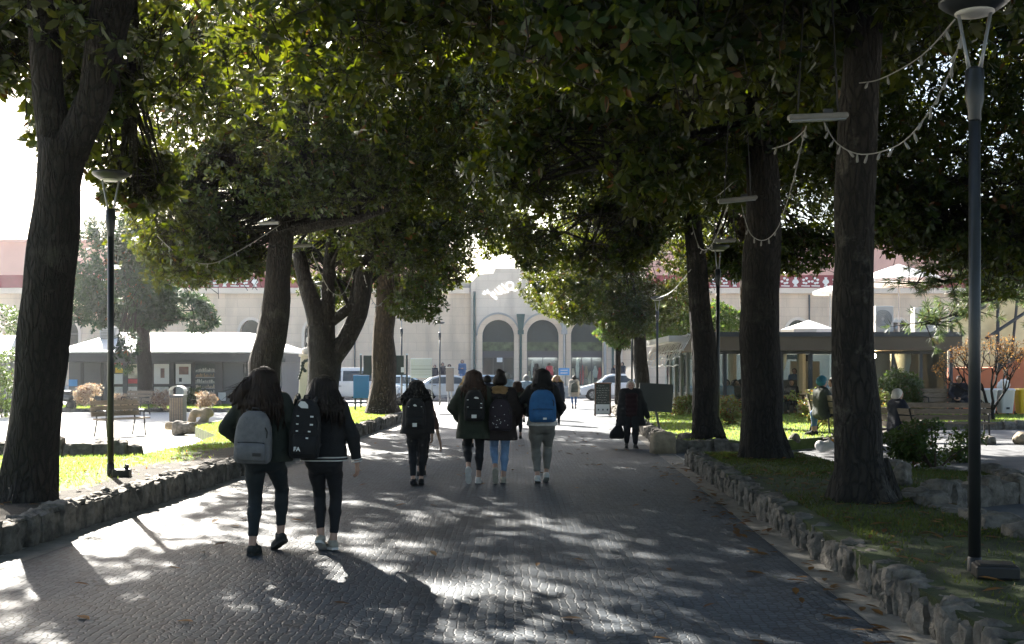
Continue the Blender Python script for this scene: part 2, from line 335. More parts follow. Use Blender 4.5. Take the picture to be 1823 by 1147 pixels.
_l = M['awning'].node_tree.links; _l.new(_n['Principled BSDF'].outputs[0], _s.inputs[1]); _l.new(_t.outputs[0], _s.inputs[2]); _l.new(_s.outputs[0], _n['Material Output'].inputs[0])
M['wood'] = mat('weathered_wood', (.2, .16, .12), .8, .35, 8, .4, 30, stretch=(1, 8, 8))
M['woodred'] = mat('red_brown_wood', (.16, .07, .04), .7, .3, 6, stretch=(1, 8, 8))
M['blue'] = mat('blue_panel', (.05, .23, .55), .5, .08, 2)
M['yellow'] = mat('yellow_plastic', (.75, .48, .02), .45, .08, 2)
M['plasticwhite'] = mat('white_plastic', (.62, .6, .58), .45, .08, 2)

# ---------------------------------------------------------------- ground, paths, beds
def LX(Y): return -4.45 + .03925 * (Y - 9.73)           # left edge of the paved walk
def RX(Y): return 2.49 + .038 * (Y - 7)                 # foot of the right kerb
BED = .25
def sheet(name, poly, z, m, label, cat='ground'):
    o = MB().add([(x, y, z) for x, y in poly], [tuple(range(len(poly)))]).build(name, m); return tag(o, label, cat, kind='structure')
sheet('ground', [(-160, -30), (160, -30), (160, 260), (-160, 260)], 0, M['gravel'], 'pale gravel ground of the square around the beds')
sheet('path', [(LX(-8), -8), (RX(-8) - .2, -8), (RX(57) - .2, 57), (LX(57), 57)], .004, M['paving'], 'grey stone sett walk running down the middle of the square', 'path')
sheet('path', [(4.0, 2), (24, 2), (24, 31.2), (11, 31.2), (8, 25), (5, 22.4), (3.2, 22.4), (3.2, 19.5), (4.8, 19.5)], .005, M['sidepath'], 'side path with shade put into its grey colour, winding off to the right between the beds', 'path')
sheet('gutter', [(RX(-8) - .2, -8), (RX(-8) + .12, -8), (RX(47) + .12, 47), (RX(47) - .2, 47)], .006, M['gutter'], 'narrow concrete gutter strip along the right kerb', 'gutter')
sheet('gutter', [(LX(-8) - .02, -8), (LX(-8) + .3, -8), (LX(44) + .3, 44), (LX(44) - .02, 44)], .008, M['gutter'], 'narrow concrete gutter strip along the left kerb', 'gutter')
sheet('road', [(-90, 58), (90, 58), (90, 70.5), (-90, 70.5)], .004, M['asphalt'], 'dark asphalt street with parked cars across the end of the square', 'road')
terr = MB().box2((-70, 71, -.1), (70, 80.6, .62)); terr.box2((-70, 70.5, -.1), (70, 71, .3))
tag(terr.build('pavement', M['stonegrey']), 'raised grey pavement with a step along the long facade', 'pavement', kind='structure')
leftbed = [(LX(Y) - .08, Y) for Y in (-2, 8, 16, 24, 32, 40, 43.6)] + [(-3.5, 44.6), (-5, 44.8), (-8.8, 43), (-9.6, 38), (-8.2, 33), (-7.9, 28), (-6.3, 24), (-6.0, 21), (-6.15, 18.6), (-8.3, 18.2), (-12, 17.6), (-12, -2)]
rightbed = [(RX(Y) + .08, Y) for Y in (-2, 4, 12, 19.3)] + [(4.9, 19.3), (4.9, 16.6), (6.5, 15.2), (6.2, 13.9), (5.35, 13.5), (4.35, 12.2), (4.25, 9), (4.2, -2)]
rightbed = rightbed[::-1]
rightbed2 = ([(RX(Y) + .08, Y) for Y in (22.6, 30, 38, 46)] + [(5.9, 46.3), (6.1, 37.3), (14.8, 37.2), (20, 37), (20, 31.5), (11.5, 31.5), (10.2, 29.5), (8.2, 25.5), (6.6, 24.0), (5.2, 22.6)])[::-1]
farlawn = [(-24, 45), (-10.5, 45.2), (-10, 49), (-12, 51.2), (-26, 51.2)]
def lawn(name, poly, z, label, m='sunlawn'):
    import bmesh
    bm = bmesh.new(); vs = [bm.verts.new((x, y, z)) for x, y in poly]; f = bm.faces.new(vs)
    if f.normal.z < 0: f.normal_flip()
    bm.normal_update()
    r = bmesh.ops.extrude_face_region(bm, geom=[f]); 
    for v in [g for g in r['geom'] if isinstance(g, bmesh.types.BMVert)]: v.co.z = -.05
    bmesh.ops.recalc_face_normals(bm, faces=bm.faces)
    me = bpy.data.meshes.new(name); bm.to_mesh(me); bm.free(); me.materials.append(M[m])
    return tag(put(name, me), label, 'lawn', kind='structure')
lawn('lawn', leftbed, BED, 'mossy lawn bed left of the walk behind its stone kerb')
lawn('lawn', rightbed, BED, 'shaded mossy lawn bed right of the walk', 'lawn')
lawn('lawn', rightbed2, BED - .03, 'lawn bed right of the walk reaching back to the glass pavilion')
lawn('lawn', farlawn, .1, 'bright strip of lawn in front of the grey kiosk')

def pip(poly, x, y):
    c = np.zeros(len(x), bool); n = len(poly)
    for i in range(n):
        (x1, y1), (x2, y2) = poly[i], poly[(i + 1) % n]
        c ^= ((y1 > y) != (y2 > y)) & (x < (x2 - x1) * (y - y1) / (y2 - y1 + 1e-12) + x1)
    return c
def scatter(poly, n, wf=None):
    P_ = np.array(poly); lo, hi = P_.min(0), P_.max(0); x = RNG.uniform(lo[0], hi[0], n * 4); y = RNG.uniform(max(lo[1], 4), hi[1], n * 4)
    k = pip(poly, x, y)
    if wf is not None: k &= RNG.random(len(x)) < wf(x, y)
    return x[k][:n], y[k][:n]
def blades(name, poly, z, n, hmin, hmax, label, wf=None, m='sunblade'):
    x, y = scatter(poly, n, wf); n = len(x); a = RNG.uniform(0, 6.28, n); h = RNG.uniform(hmin, hmax, n); w = h * RNG.uniform(.12, .25, n)
    dx, dy = np.cos(a), np.sin(a); b = RNG.uniform(0, 6.28, n); l = h * RNG.uniform(.2, .9, n)
    z0 = np.full(n, z)
    V = np.stack([np.stack([x - dx * w, y - dy * w, z0], 1), np.stack([x + dx * w, y + dy * w, z0], 1), np.stack([x + np.cos(b) * l, y + np.sin(b) * l, z0 + h], 1)], 1).reshape(-1, 3)
    return tag(np_mesh(name, V, [np.arange(3 * n).reshape(-1, 3)], M[m]), label, 'grass', kind='stuff')
patch = lambda x, y: np.clip(.45 + .6 * vnoise(np.stack([x, y, x * 0], 1) * 1.1, 3), .05, 1)
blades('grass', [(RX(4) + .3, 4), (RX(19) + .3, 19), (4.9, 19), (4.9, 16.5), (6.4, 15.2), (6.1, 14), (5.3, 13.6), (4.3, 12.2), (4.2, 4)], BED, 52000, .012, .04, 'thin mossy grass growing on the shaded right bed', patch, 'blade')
soil = [(LX(y) - .02, y) for y in (5, 12, 19, 24)] + [(LX(23) - .35 + .1 * math.sin(y * 3) - (.95 + .25 * math.sin(y * 1.7)) * min(1, (24 - y) / 5), y) for y in np.arange(23, 4.9, -.5)]
sheet('soil', soil, BED + .004, M['soil'], 'dark bare soil along the near part of the left kerb')
def notsoil(x, y): return ~((y < 23.5) & (x > LX(y) - .3 - (.95 + .25 * np.sin(y * 1.7)) * np.minimum(1, (24 - y) / 5) + RNG.normal(size=len(x)) * .22))
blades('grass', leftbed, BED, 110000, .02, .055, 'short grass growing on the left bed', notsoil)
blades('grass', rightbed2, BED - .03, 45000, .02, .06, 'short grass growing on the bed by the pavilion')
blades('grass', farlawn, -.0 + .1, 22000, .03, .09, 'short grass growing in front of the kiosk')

def dry_leaves(name, poly, z, n, label):
    x, y = scatter(poly, n); n = len(x); a = RNG.uniform(0, 6.28, n); s = RNG.uniform(.04, .085, n); t = RNG.uniform(-.5, .5, (n, 2))
    base = np.array([(-1, 0, 0), (-.3, .38, .12), (.4, .34, .15), (1, 0, .05), (.4, -.34, .15), (-.3, -.38, .12)])
    ca, sa = np.cos(a)[:, None], np.sin(a)[:, None]
    bx, by, bz = base[:, 0], base[:, 1], base[:, 2]
    V = np.stack([x[:, None] + s[:, None] * (ca * bx - sa * by), y[:, None] + s[:, None] * (sa * bx + ca * by), z + .006 + s[:, None] * (bz + np.abs(t[:, :1]) * .4 * (1 + bx))], -1).reshape(-1, 3)
    q = np.arange(n)[:, None] * 6
    return tag(np_mesh(name, V, [q + np.array([[0, 5, 4, 3]]), q + np.array([[0, 3, 2, 1]])], M['litter']), label, 'fallen leaves', kind='stuff')
dry_leaves('fallen_leaves', [(LX(5), 5), (RX(5), 5), (RX(32), 32), (LX(32), 32)], .004, 150, 'dry leaves scattered over the stone walk')
dry_leaves('fallen_leaves', [(RX(5) - .45, 5), (RX(5) - .02, 5), (RX(20) - .02, 20), (RX(20) - .6, 20)], .006, 130, 'dry leaves gathered along the right gutter')
dry_leaves('fallen_leaves', [(RX(4) + .3, 4), (RX(19) + .3, 19), (4.8, 19), (4.2, 4)], BED + .01, 230, 'dry leaves lying on the right bed')
dry_leaves('fallen_leaves', [(LX(6) - .3, 6), (LX(26) - .3, 26), (-6, 21), (-6, 6)], BED + .01, 150, 'dry leaves lying on the left bed')

def rough_kerb(name, line, h, wid, step, label, m=None, seed=0, hv=(.72, 1.22)):
    """a row of rough upright stones set shoulder to shoulder along a line"""
    r = np.random.default_rng(seed); V = []; Fs = []; off = 0
    g = 6; u = np.linspace(-1, 1, g)
    fq = []; pts = []
    for ax in range(3):
        for sgn in (-1, 1):
            A, B = np.meshgrid(u, u, indexing='ij'); q = np.zeros((g, g, 3)); q[..., ax] = sgn; q[..., (ax + 1) % 3] = A; q[..., (ax + 2) % 3] = B * sgn
            pts.append(q.reshape(-1, 3))
    pts = np.concatenate(pts); fc = []
    for k in range(6):
        for i in range(g - 1):
            for j in range(g - 1): fc.append([k * g * g + i * g + j, k * g * g + (i + 1) * g + j, k * g * g + (i + 1) * g + j + 1, k * g * g + i * g + j + 1])
    fc = np.array(fc)
    nr = pts / np.linalg.norm(pts, axis=1)[:, None]; rounded = .62 * pts + .38 * nr * 1.25
    for (x0, y0), (x1, y1) in zip(line[:-1], line[1:]):
        L_ = math.hypot(x1 - x0, y1 - y0); t = 0
        ang = math.atan2(y1 - y0, x1 - x0)
        while t < L_:
            s = step * r.uniform(.5, 1.6); hh = h * r.uniform(*hv); ww = wid * r.uniform(.8, 1.2)
            q = rounded * np.array([s * .54, ww / 2, hh / 2 + .02])
            q += (vnoise(rounded * 2.3, r.integers(1e6)) * .026 + vnoise(rounded * 6, r.integers(1e6)) * .02)[:, None] * nr
            a = ang + r.uniform(-.12, .12); c, sn = math.cos(a), math.sin(a); cx = x0 + math.cos(ang) * (t + s / 2); cy = y0 + math.sin(ang) * (t + s / 2)
            lat = r.uniform(-.03, .03)
            V.append(np.stack([cx + q[:, 0] * c - q[:, 1] * sn - lat * sn, cy + q[:, 0] * sn + q[:, 1] * c + lat * c, q[:, 2] + hh / 2 - .02], 1)); Fs.append(fc + off); off += len(q); t += s
    return tag(np_mesh(name, np.concatenate(V), [np.concatenate(Fs)], m or M['rock'], None, True), label, 'kerb', kind='structure')
rough_kerb('kerb', [(RX(Y) + .14, Y) for Y in (3, 19.4)], 0.235, .2, .115, 'row of rough upright stones edging the right bed', seed=1)
rough_kerb('kerb', [(LX(Y) - .13, Y) for Y in (5, 43.5)] + [(-3.3, 44.5), (-5, 44.9)], .29, .22, .15, 'row of rough stones edging the left bed', seed=2, hv=(.9, 1.1))
rough_kerb('kerb', [(RX(Y) + .14, Y) for Y in (22.7, 46)], .27, .26, .26, 'row of rough stones edging the far right bed', seed=3)
rough_kerb('kerb', [(5.2, 22.6), (RX(22.6) + .14, 22.6)], .24, .3, .3, 'rough stones at the near end of the far right bed', seed=4)
rough_kerb('kerb', [(4.25, 9.2), (4.4, 12.3), (5.35, 13.45), (6.3, 13.95), (6.6, 15.2), (5, 16.7)], .3, .3, .24, 'rough stones round the back of the near right bed', seed=5)
rough_kerb('kerb', [(6.6, 24.0), (8.2, 25.5), (10.2, 29.5), (11.5, 31.4), (20, 31.4)], .22, .25, .26, 'rough stones edging the lawn by the right benches', seed=6)
rough_kerb('kerb', [(-12, 17.7), (-8.3, 18.3), (-6.2, 18.7)], .46, .34, .3, 'thick rough stone edge behind the left bed beside the lamp post', seed=7)
rough_kerb('kerb', [(-24, 44.9), (-10.5, 45.1)], .16, .2, .35, 'low stone edge of the kiosk lawn', seed=8)

# ---------------------------------------------------------------- trees
def leaf_cloud(cents, dirs, nl, L0, L1, wr, seed, droop=.25, spread=(.7, 1.35)):
    r = np.random.default_rng(seed); n = len(cents); d = dirs / np.linalg.norm(dirs, axis=1)[:, None]
    h = np.where(np.abs(d[:, 2:3]) < .9, np.array([[0, 0, 1.]]), np.array([[1., 0, 0]])); u = np.cross(d, h); u /= np.linalg.norm(u, axis=1)[:, None]; w = np.cross(d, u)
    N = n * nl; az = (np.tile(np.arange(nl) * 2.4, n) + np.repeat(r.uniform(0, 6.28, n), nl)) + r.uniform(-.3, .3, N); th = r.uniform(spread[0], spread[1], N)
    D, U, W = (np.repeat(a, nl, 0) for a in (d, u, w)); rad = np.cos(az)[:, None] * U + np.sin(az)[:, None] * W
    ax = np.cos(th)[:, None] * D + np.sin(th)[:, None] * rad; ax[:, 2] -= droop * r.random(N); ax /= np.linalg.norm(ax, axis=1)[:, None]
    side = np.cross(ax, D); side /= (np.linalg.norm(side, axis=1)[:, None] + 1e-6); nrm = np.cross(side, ax)
    roll = r.uniform(-.5, .5, N)[:, None]; side, nrm = side * np.cos(roll) + nrm * np.sin(roll), nrm * np.cos(roll) - side * np.sin(roll)
    Ln = r.uniform(L0, L1, N)[:, None]; Wd = Ln * wr * r.uniform(.8, 1.15, N)[:, None]; cv = r.uniform(-.05, .22, N)[:, None] * Ln
    b = np.repeat(cents, nl, 0) + D * r.uniform(-.05, .05, N)[:, None] + ax * .02
    V = np.stack([b, b + ax * Ln * .3 - side * Wd * .44 + nrm * cv * .12, b + ax * Ln * .3 + side * Wd * .44 + nrm * cv * .12,
                  b + ax * Ln * .7 - side * Wd * .42 - nrm * cv * .3, b + ax * Ln * .7 + side * Wd * .42 - nrm * cv * .3, b + ax * Ln - nrm * cv], 1).reshape(-1, 3)
    q = np.arange(N)[:, None] * 6
    return V, [q + np.array([[1, 2, 4, 3]]), q + np.array([[0, 2, 1]]), q + np.array([[3, 4, 5]])]
def crown_points(n, R, seed, thr=-.15, freq=1.0, shell=.5, flat=.0):
    """points through an ellipsoid, bunched into clumps with gaps between"""
    r = np.random.default_rng(seed); out = []; tot = 0
    while tot < n:
        p = r.normal(size=(n * 3, 3)); p /= np.linalg.norm(p, axis=1)[:, None]; rr = (shell ** 3 + (1 - shell ** 3) * r.random(len(p))) ** (1 / 3)
        edge = 1 + .16 * vnoise(p * 3.1, seed + 5); p = p * (rr * edge)[:, None]; q = p * R
        k = vnoise(q * freq, seed + 9) > thr + .35 * r.normal(size=len(q)) * .5
        out.append(q[k]); tot += k.sum()
    return np.concatenate(out)[:n]
def tree(name, label, trunk_m, stems, crowns, nl=9, L0=.15, L1=.24, wr=.42, lm=None, group=None, limbs=8, bn=10, seed=0, droop=.25, cat='tree', flare=True):
    """stems: list of (points, radii) in world space; crowns: list of (centre, radii, rosettes, threshold)"""
    base = stems[0][0][0]; t = thing(name, label, cat, base, 0, group); r = np.random.default_rng(seed + 77)
    mb = MB()
    for pts, rad in stems:
        p2 = []; r2 = []
        for i in range(len(pts) - 1):
            for k in range(4):
                u = k / 4; p2.append(Vector(pts[i]).lerp(Vector(pts[i + 1]), u) - Vector(base)); r2.append(lerp(rad[i], rad[i + 1], u))
        p2.append(Vector(pts[-1]) - Vector(base)); r2.append(rad[-1])
        p2 = [p + Vector((mnoise.noise(p * .9 + Vector((seed, 0, 0))), mnoise.noise(p * .9 + Vector((0, seed, 5))), 0)) * .035 for p in p2]
        mb.tube(p2, r2, bn, wob=.16)
    if flare:                                                  # root flare
        for a in range(5):
            an = a * 1.26 + seed; R0 = stems[0][1][1]; d = Vector((math.cos(an), math.sin(an), 0))
            mb.tube([d * R0 * .45 + Vector((0, 0, R0 * 1.3)), d * R0 * .8 + Vector((0, 0, R0 * .45)), d * R0 * 1.18 + Vector((0, 0, -.05))], [R0 * .36, R0 * .34, R0 * .2], 7, wob=.15)
    Vs = []; Fs = []; off = 0; tw = []
    for ci, (c, R, n, thr) in enumerate(crowns):
        pts = crown_points(n, np.array(R), seed * 13 + ci, thr, 1.25); c = np.array(c) - np.array(base)
        dirs = pts / (np.array(R) ** 1.0) + r.normal(size=pts.shape) * .55 + np.array([0, 0, .25])
        V, Fq = leaf_cloud(pts + c, dirs, nl, L0, L1, wr, seed + ci, droop)
        Vs.append(V); Fs += [f + off for f in Fq]; off += len(V); tw.append((pts + c, dirs))
        for k in range(limbs):                                 # limbs from the stem into the crown
            st = stems[1 + k % (len(stems) - 1)] if len(stems) > 1 else stems[0]; p0 = Vector(st[0][-1 - (k % 2 if len(st[0]) > 2 else 0)]) - Vector(base); e = Vector(pts[r.integers(len(pts))] * .8 + c)
            mid = p0.lerp(e, .5) + Vector((0, 0, r.uniform(.0, .6))); r0 = min(st[1][-1] * .5, .075)
            q = [p0, p0.lerp(mid, .5) + Vector((0, 0, .08)), mid, mid.lerp(e, .5), e]; mb.tube(q, [r0, r0 * .7, r0 * .5, r0 * .32, .012], 6, wob=.12)
            for b in range(4):
                e2 = Vector(pts[r.integers(len(pts))] + c); s0 = q[2 + b % 3]
                if (e2 - s0).length < 3.2: mb.tube([s0, s0.lerp(e2, .5) + Vector((0, 0, .1)), e2], [.03, .02, .008], 5)
    mb.build('trunk', trunk_m, t, True)
    np_mesh('crown', np.concatenate(Vs), Fs, lm or M['leaf'], t)
    if 4 < base[1] < 31 and cat == 'tree':                       # a twig behind every rosette
        c_ = np.concatenate([a for a, _ in tw]); d_ = np.concatenate([b for _, b in tw]); d_ = d_ / np.linalg.norm(d_, axis=1)[:, None]; n_ = len(c_)
        u_ = np.cross(d_, r.normal(size=(n_, 3))); u_ /= np.linalg.norm(u_, axis=1)[:, None]; w_ = np.cross(d_, u_); ln = r.uniform(.25, .6, n_)[:, None]; bend = r.normal(size=(n_, 3)) * .08
        Vt = np.stack([c_ + (u_ * math.cos(k * 2.094) + w_ * math.sin(k * 2.094)) * .004 for k in range(3)] + [c_ - d_ * ln + bend + (u_ * math.cos(k * 2.094) + w_ * math.sin(k * 2.094)) * .009 for k in range(3)], 1).reshape(-1, 3)
        q_ = np.arange(n_)[:, None] * 6; np_mesh('twigs', Vt, [q_ + np.array([[k, (k + 1) % 3, 3 + (k + 1) % 3, 3 + k]]) for k in range(3)], M['bark'], t)
    return t
def stem(Y, rows):
    """rows of (px, py, width in px)"""
    return [P(a, b, Y) for a, b, w in rows], [w * Y / F / 2 for a, b, w in rows]
AV = 'magnolias along the walk'
def mag(label, bark, stems, crowns, seed, **k):
    far = seed in (2, 3, 4, 7, 8, 9, 10); return tree('magnolia_tree', label, bark, stems, crowns, group=AV, seed=seed, L0=.075 if far else .085, L1=.17 if far else .205, wr=.44, **k)
mag('thick dark magnolia forking high up beside the lamp post on the left bed', M['bark'],
    [stem(12, [(48, 912, 128), (55, 870, 104), (60, 800, 92), (75, 600, 85), (95, 450, 88), (105, 330, 80), (116, 255, 86)]), stem(12, [(102, 275, 66), (84, 170, 54), (76, 50, 54), (74, -40, 52), (66, -260, 46)]), stem(12, [(126, 275, 66), (168, 170, 58), (184, 90, 64), (200, 0, 74), (225, -120, 60), (250, -300, 46)])],
    [((-3.0, 13.4, 8.2), (4.9, 5.0, 3.5), 6600, .0), ((-6.3, 13.5, 6.1), (1.7, 2.2, 1.2), 420, .1), (P(205, 225, 15), (1.0, 1.2, .75), 330, .05), (P(232, 318, 16), (.65, .8, .5), 150, .1), (P(12, 115, 13), (.55, .8, .6), 150, .1)], 1, limbs=6)
mag('slim leaning magnolia rising behind the girl with the grey backpack', M['bark'],
    [stem(26, [(466, 772, 74), (468, 730, 60), (472, 650, 54), (490, 560, 50), (500, 440, 42), (506, 350, 38), (530, 290, 30), (545, 160, 24)]), stem(26, [(505, 410, 26), (560, 402, 22), (640, 388, 18), (705, 365, 10)])],
    [((-4.5, 26, 8.4), (4.9, 4.8, 3.4), 8400, .1), (P(345, 420, 26), (1.5, 1.8, 1.15), 900, 0), (P(430, 330, 26), (1.7, 1.9, .9), 900, 0), (P(300, 440, 25), (1.2, 1.5, .85), 700, .05), (P(405, 462, 26.5), (1.0, 1.3, .55), 420, .05)], 2)
mag('magnolia with several stems splitting low, behind the girl with the dark backpack', M['bark'],
    [stem(30, [(572, 756, 66), (574, 700, 58), (578, 640, 56), (566, 580, 38), (550, 520, 30), (532, 450, 24)]), stem(30, [(582, 650, 40), (612, 610, 34), (640, 560, 32), (648, 490, 30), (668, 430, 24), (700, 380, 16)]), stem(30, [(580, 630, 34), (582, 560, 26), (586, 480, 22), (590, 400, 16)]), stem(30, [(590, 572, 20), (622, 548, 18), (640, 528, 18)])],
    [((-3.6, 30, 8.1), (4.5, 4.6, 3.7), 6800, .15), (P(545, 470, 31), (.8, .9, .5), 130, .1), (P(700, 430, 30), (1.6, 1.6, .9), 700, 0)], 3)
mag('straight brown magnolia trunk on the sunny grass beside the green notice board', M['barkbrown'],
    [stem(36.5, [(682, 738, 68), (682, 715, 52), (683, 680, 44), (683, 600, 38), (686, 540, 36), (690, 450, 30), (700, 350, 22)])],
    [((-4.2, 37, 7.5), (3.1, 3.2, 3.4), 5600, -.1), (P(740, 530, 34), (1.2, 1.2, .75), 420, .05), (P(600, 520, 37), (1.2, 1.2, .6), 300, .1), (P(815, 490, 37), (.9, 1.0, .7), 260, .1), (P(880, 405, 38), (1.7, 1.5, 1.0), 800, 0)], 4)
mag('big magnolia with pale lichen on its trunk beside the near lamp post', M['barklichen'],
    [stem(12, [(1538, 895, 134), (1534, 870, 112), (1530, 835, 92), (1523, 700, 80), (1520, 550, 72), (1518, 400, 70), (1530, 200, 72), (1540, 0, 64), (1545, -200, 50)])],
    [((2.7, 12.4, 8.1), (5.0, 5.0, 3.5), 6800, -.1), ((1.2, 11.6, 5.3), (2.0, 2.0, .9), 520, .1)], 5)
mag('very dark thick straight magnolia between the walk and the pavilion windows', M['bark'],
    [stem(17.9, [(1361, 822, 104), (1360, 790, 86), (1358, 740, 76), (1352, 600, 72), (1355, 450, 68), (1360, 330, 62), (1350, 220, 50), (1340, 60, 38)])],
    [((3.0, 18.8, 8.6), (5.0, 4.8, 4.0), 7600, -.1), ((1.2, 18, 5.0), (1.9, 2.0, .9), 560, .1)], 6)
mag('slender leaning magnolia behind the stone block at the right edge of the walk', M['bark'],
    [stem(23.2, [(1262, 778, 68), (1258, 745, 50), (1252, 600, 44), (1240, 480, 36), (1232, 390, 32), (1225, 290, 26), (1220, 160, 20)])],
    [((2.8, 23.5, 8.3), (4.9, 4.8, 3.9), 7800, -.1), ((1.5, 23.5, 4.6), (1.8, 2.0, .9), 700, .05)], 7)
mag('magnolia partly hidden behind the very dark thick trunk', M['barkbrown'],
    [stem(28, [(1352, 760, 62), (1348, 700, 50), (1341, 560, 46), (1334, 450, 40), (1328, 330, 30)])],
    [((5.2, 28.5, 8.3), (4.9, 4.6, 4.0), 6600, -.1), (P(1440, 445, 27), (1.3, 1.2, .55), 500, .05), (P(1290, 470, 27), (.9, 1.0, .45), 260, .1)], 8)
mag('thin far magnolia beside the dark tilted board, its low leaves lit by the sun', M['bark'],
    [stem(44.5, [(1147, 722, 34), (1144, 690, 28), (1140, 640, 25), (1135, 560, 23), (1130, 480, 18), (1120, 400, 14)])],
    [((5.0, 44.5, 7.3), (4.1, 4.2, 4.0), 7200, -.1), ((3.6, 43, 4.4), (2.6, 2.0, 1.1), 900, 0), (P(1025, 520, 40), (1.9, 1.4, 1.05), 1100, -.1), (P(985, 445, 38), (1.5, 1.4, .9), 700, 0), (P(1105, 560, 42), (1.2, 1.0, .9), 600, 0)], 9)
mag('magnolia standing past the edge of the picture, its boughs hanging behind the near lamp post', M['bark'],
    [stem(21, [(1905, 790, 60), (1900, 700, 50), (1895, 500, 44), (1890, 350, 36)])],
    [((9.4, 21.5, 7.9), (4.8, 4.8, 3.9), 11000, -.3), (P(1620, 385, 21), (1.4, 1.4, .7), 700, .0), (P(1770, 420, 21), (1.4, 1.4, .6), 600, .05)], 10)
mag('magnolia beyond the left bed whose boughs shade the middle of the lawn', M['bark'],
    [stem(20, [(-160, 780, 60), (-165, 600, 50), (-160, 400, 40)])],
    [((-10.6, 20.5, 9.6), (3.6, 4.0, 2.7), 2100, .08)], 11)
tree('cypress_tree', 'dusky blue green tree with drooping boughs in front of the kiosk', M['bark'],
     [stem(49, [(262, 712, 34), (258, 690, 26), (255, 600, 24), (250, 500, 18), (250, 400, 8)])],
     [(P(225, 490, 49), (2.5, 2.3, 2.7), 1500, .0), (P(315, 560, 49), (1.7, 1.6, 1.0), 560, .1), (P(240, 430, 49), (1.6, 1.6, 1.7), 520, 0), (P(165, 545, 49), (1.0, 1.2, 1.0), 260, .1), (P(225, 625, 47), (.5, .4, .9), 50, .1)],
     nl=16, L0=.12, L1=.26, wr=.3, lm=M['leafdark'], seed=21, limbs=5, droop=.7)
mag('unseen magnolia added for shade beside the viewer on the left bed, its boughs high over the near walk', M['bark'],  # out of view, added to darken the near walk
    [([Vector((-6.2, 1.5, .2)), Vector((-6.1, 1.6, 3)), Vector((-5.8, 1.7, 6.5))], [.36, .28, .2])], [((-4.2, 1.5, 8.2), (5.2, 5.2, 3.4), 3600, -.1)], 12)
mag('unseen magnolia added for shade beside the viewer on the right bed, its boughs high over the near walk', M['bark'],  # second out-of-view tree, added to darken the near walk
    [([Vector((4.6, 1.0, .2)), Vector((4.5, 1.1, 3)), Vector((4.2, 1.2, 6.5))], [.36, .28, .2])], [((3.4, 1.5, 8.2), (5.2, 5.4, 3.4), 3800, -.15)], 13)
mag('magnolia standing off to the right past the benches', M['bark'],
    [([Vector((9.5, 10, .2)), Vector((9.4, 10, 3)), Vector((9.3, 10, 6.5))], [.34, .28, .2])], [((9.2, 10.5, 7.9), (4.8, 4.8, 3.5), 5200, -.2)], 14)
for X_, Y_, s_ in ((-7, -8, 15), (6.5, -8.5, 16), (-13.5, 3, 17), (13.5, 1, 18), (15, 18, 19)):  # mostly unseen trees, added to cut sky light on the walk
    mag('magnolia further along the square, %s' % {15: 'unseen, added for shade behind the viewer to the left', 16: 'unseen, added for shade behind the viewer to the right', 17: 'unseen, added for shade past the left bed level with the viewer', 18: 'unseen, added for shade past the right bed level with the viewer', 19: 'far right beyond the side path'}[s_], M['bark'],
        [([Vector((X_, Y_, .1)), Vector((X_ + .1, Y_, 3)), Vector((X_, Y_, 6.5))], [.34, .28, .2])], [((X_, Y_, 7.6), (5.2, 5.2, 3.9), 3000, -.2)], s_)
def pine():
    base = P(1960, 740, 27); t = thing('pine_tree', 'pine boughs with tufted needles reaching in behind the near lamp post', 'tree', base)
    r = np.random.default_rng(4); mb = MB(); tops = []
    mb.tube([Vector((0, 0, 0)), Vector((-.1, 0, 3)), Vector((0, 0, 7))], [.26, .2, .12], 9, wob=.12)
    for pts in ([(1950, 470), (1860, 470), (1790, 475), (1700, 500), (1600, 505)], [(1950, 520), (1850, 505), (1760, 520), (1700, 560), (1640, 580)], [(1950, 430), (1830, 440), (1740, 465), (1660, 475)], [(1950, 560), (1880, 545), (1800, 520), (1740, 540)], [(1950, 480), (1890, 500), (1830, 510), (1790, 490)]):
        q = [P(a, b, 27 + r.uniform(-1.2, .6)) - base for a, b in pts]; mb.tube(q, [.07, .055, .045, .03, .015][:len(q)], 6, wob=.1)
        for i in range(1, len(q)):
            for k in range(24):
                s = q[i - 1].lerp(q[i], r.random()); e = s + Vector((r.normal() * .4, r.normal() * .35, r.normal() * .22 + .05)); mb.tube([s, s.lerp(e, .5), e], [.018, .013, .007], 5)
                tops.append((e, e - s)); tops.append((s.lerp(e, .6), e - s))
    mb.build('trunk', M['bark'], t, True)
    V, Fq = leaf_cloud(np.array([list(a) for a, b in tops]), np.array([list(b) for a, b in tops]) + np.array([0, 0, .02]), 34, .12, .24, .07, 5, .1, (.2, 1.2))
    np_mesh('crown', V, Fq, M['leafpine'], t)
pine()

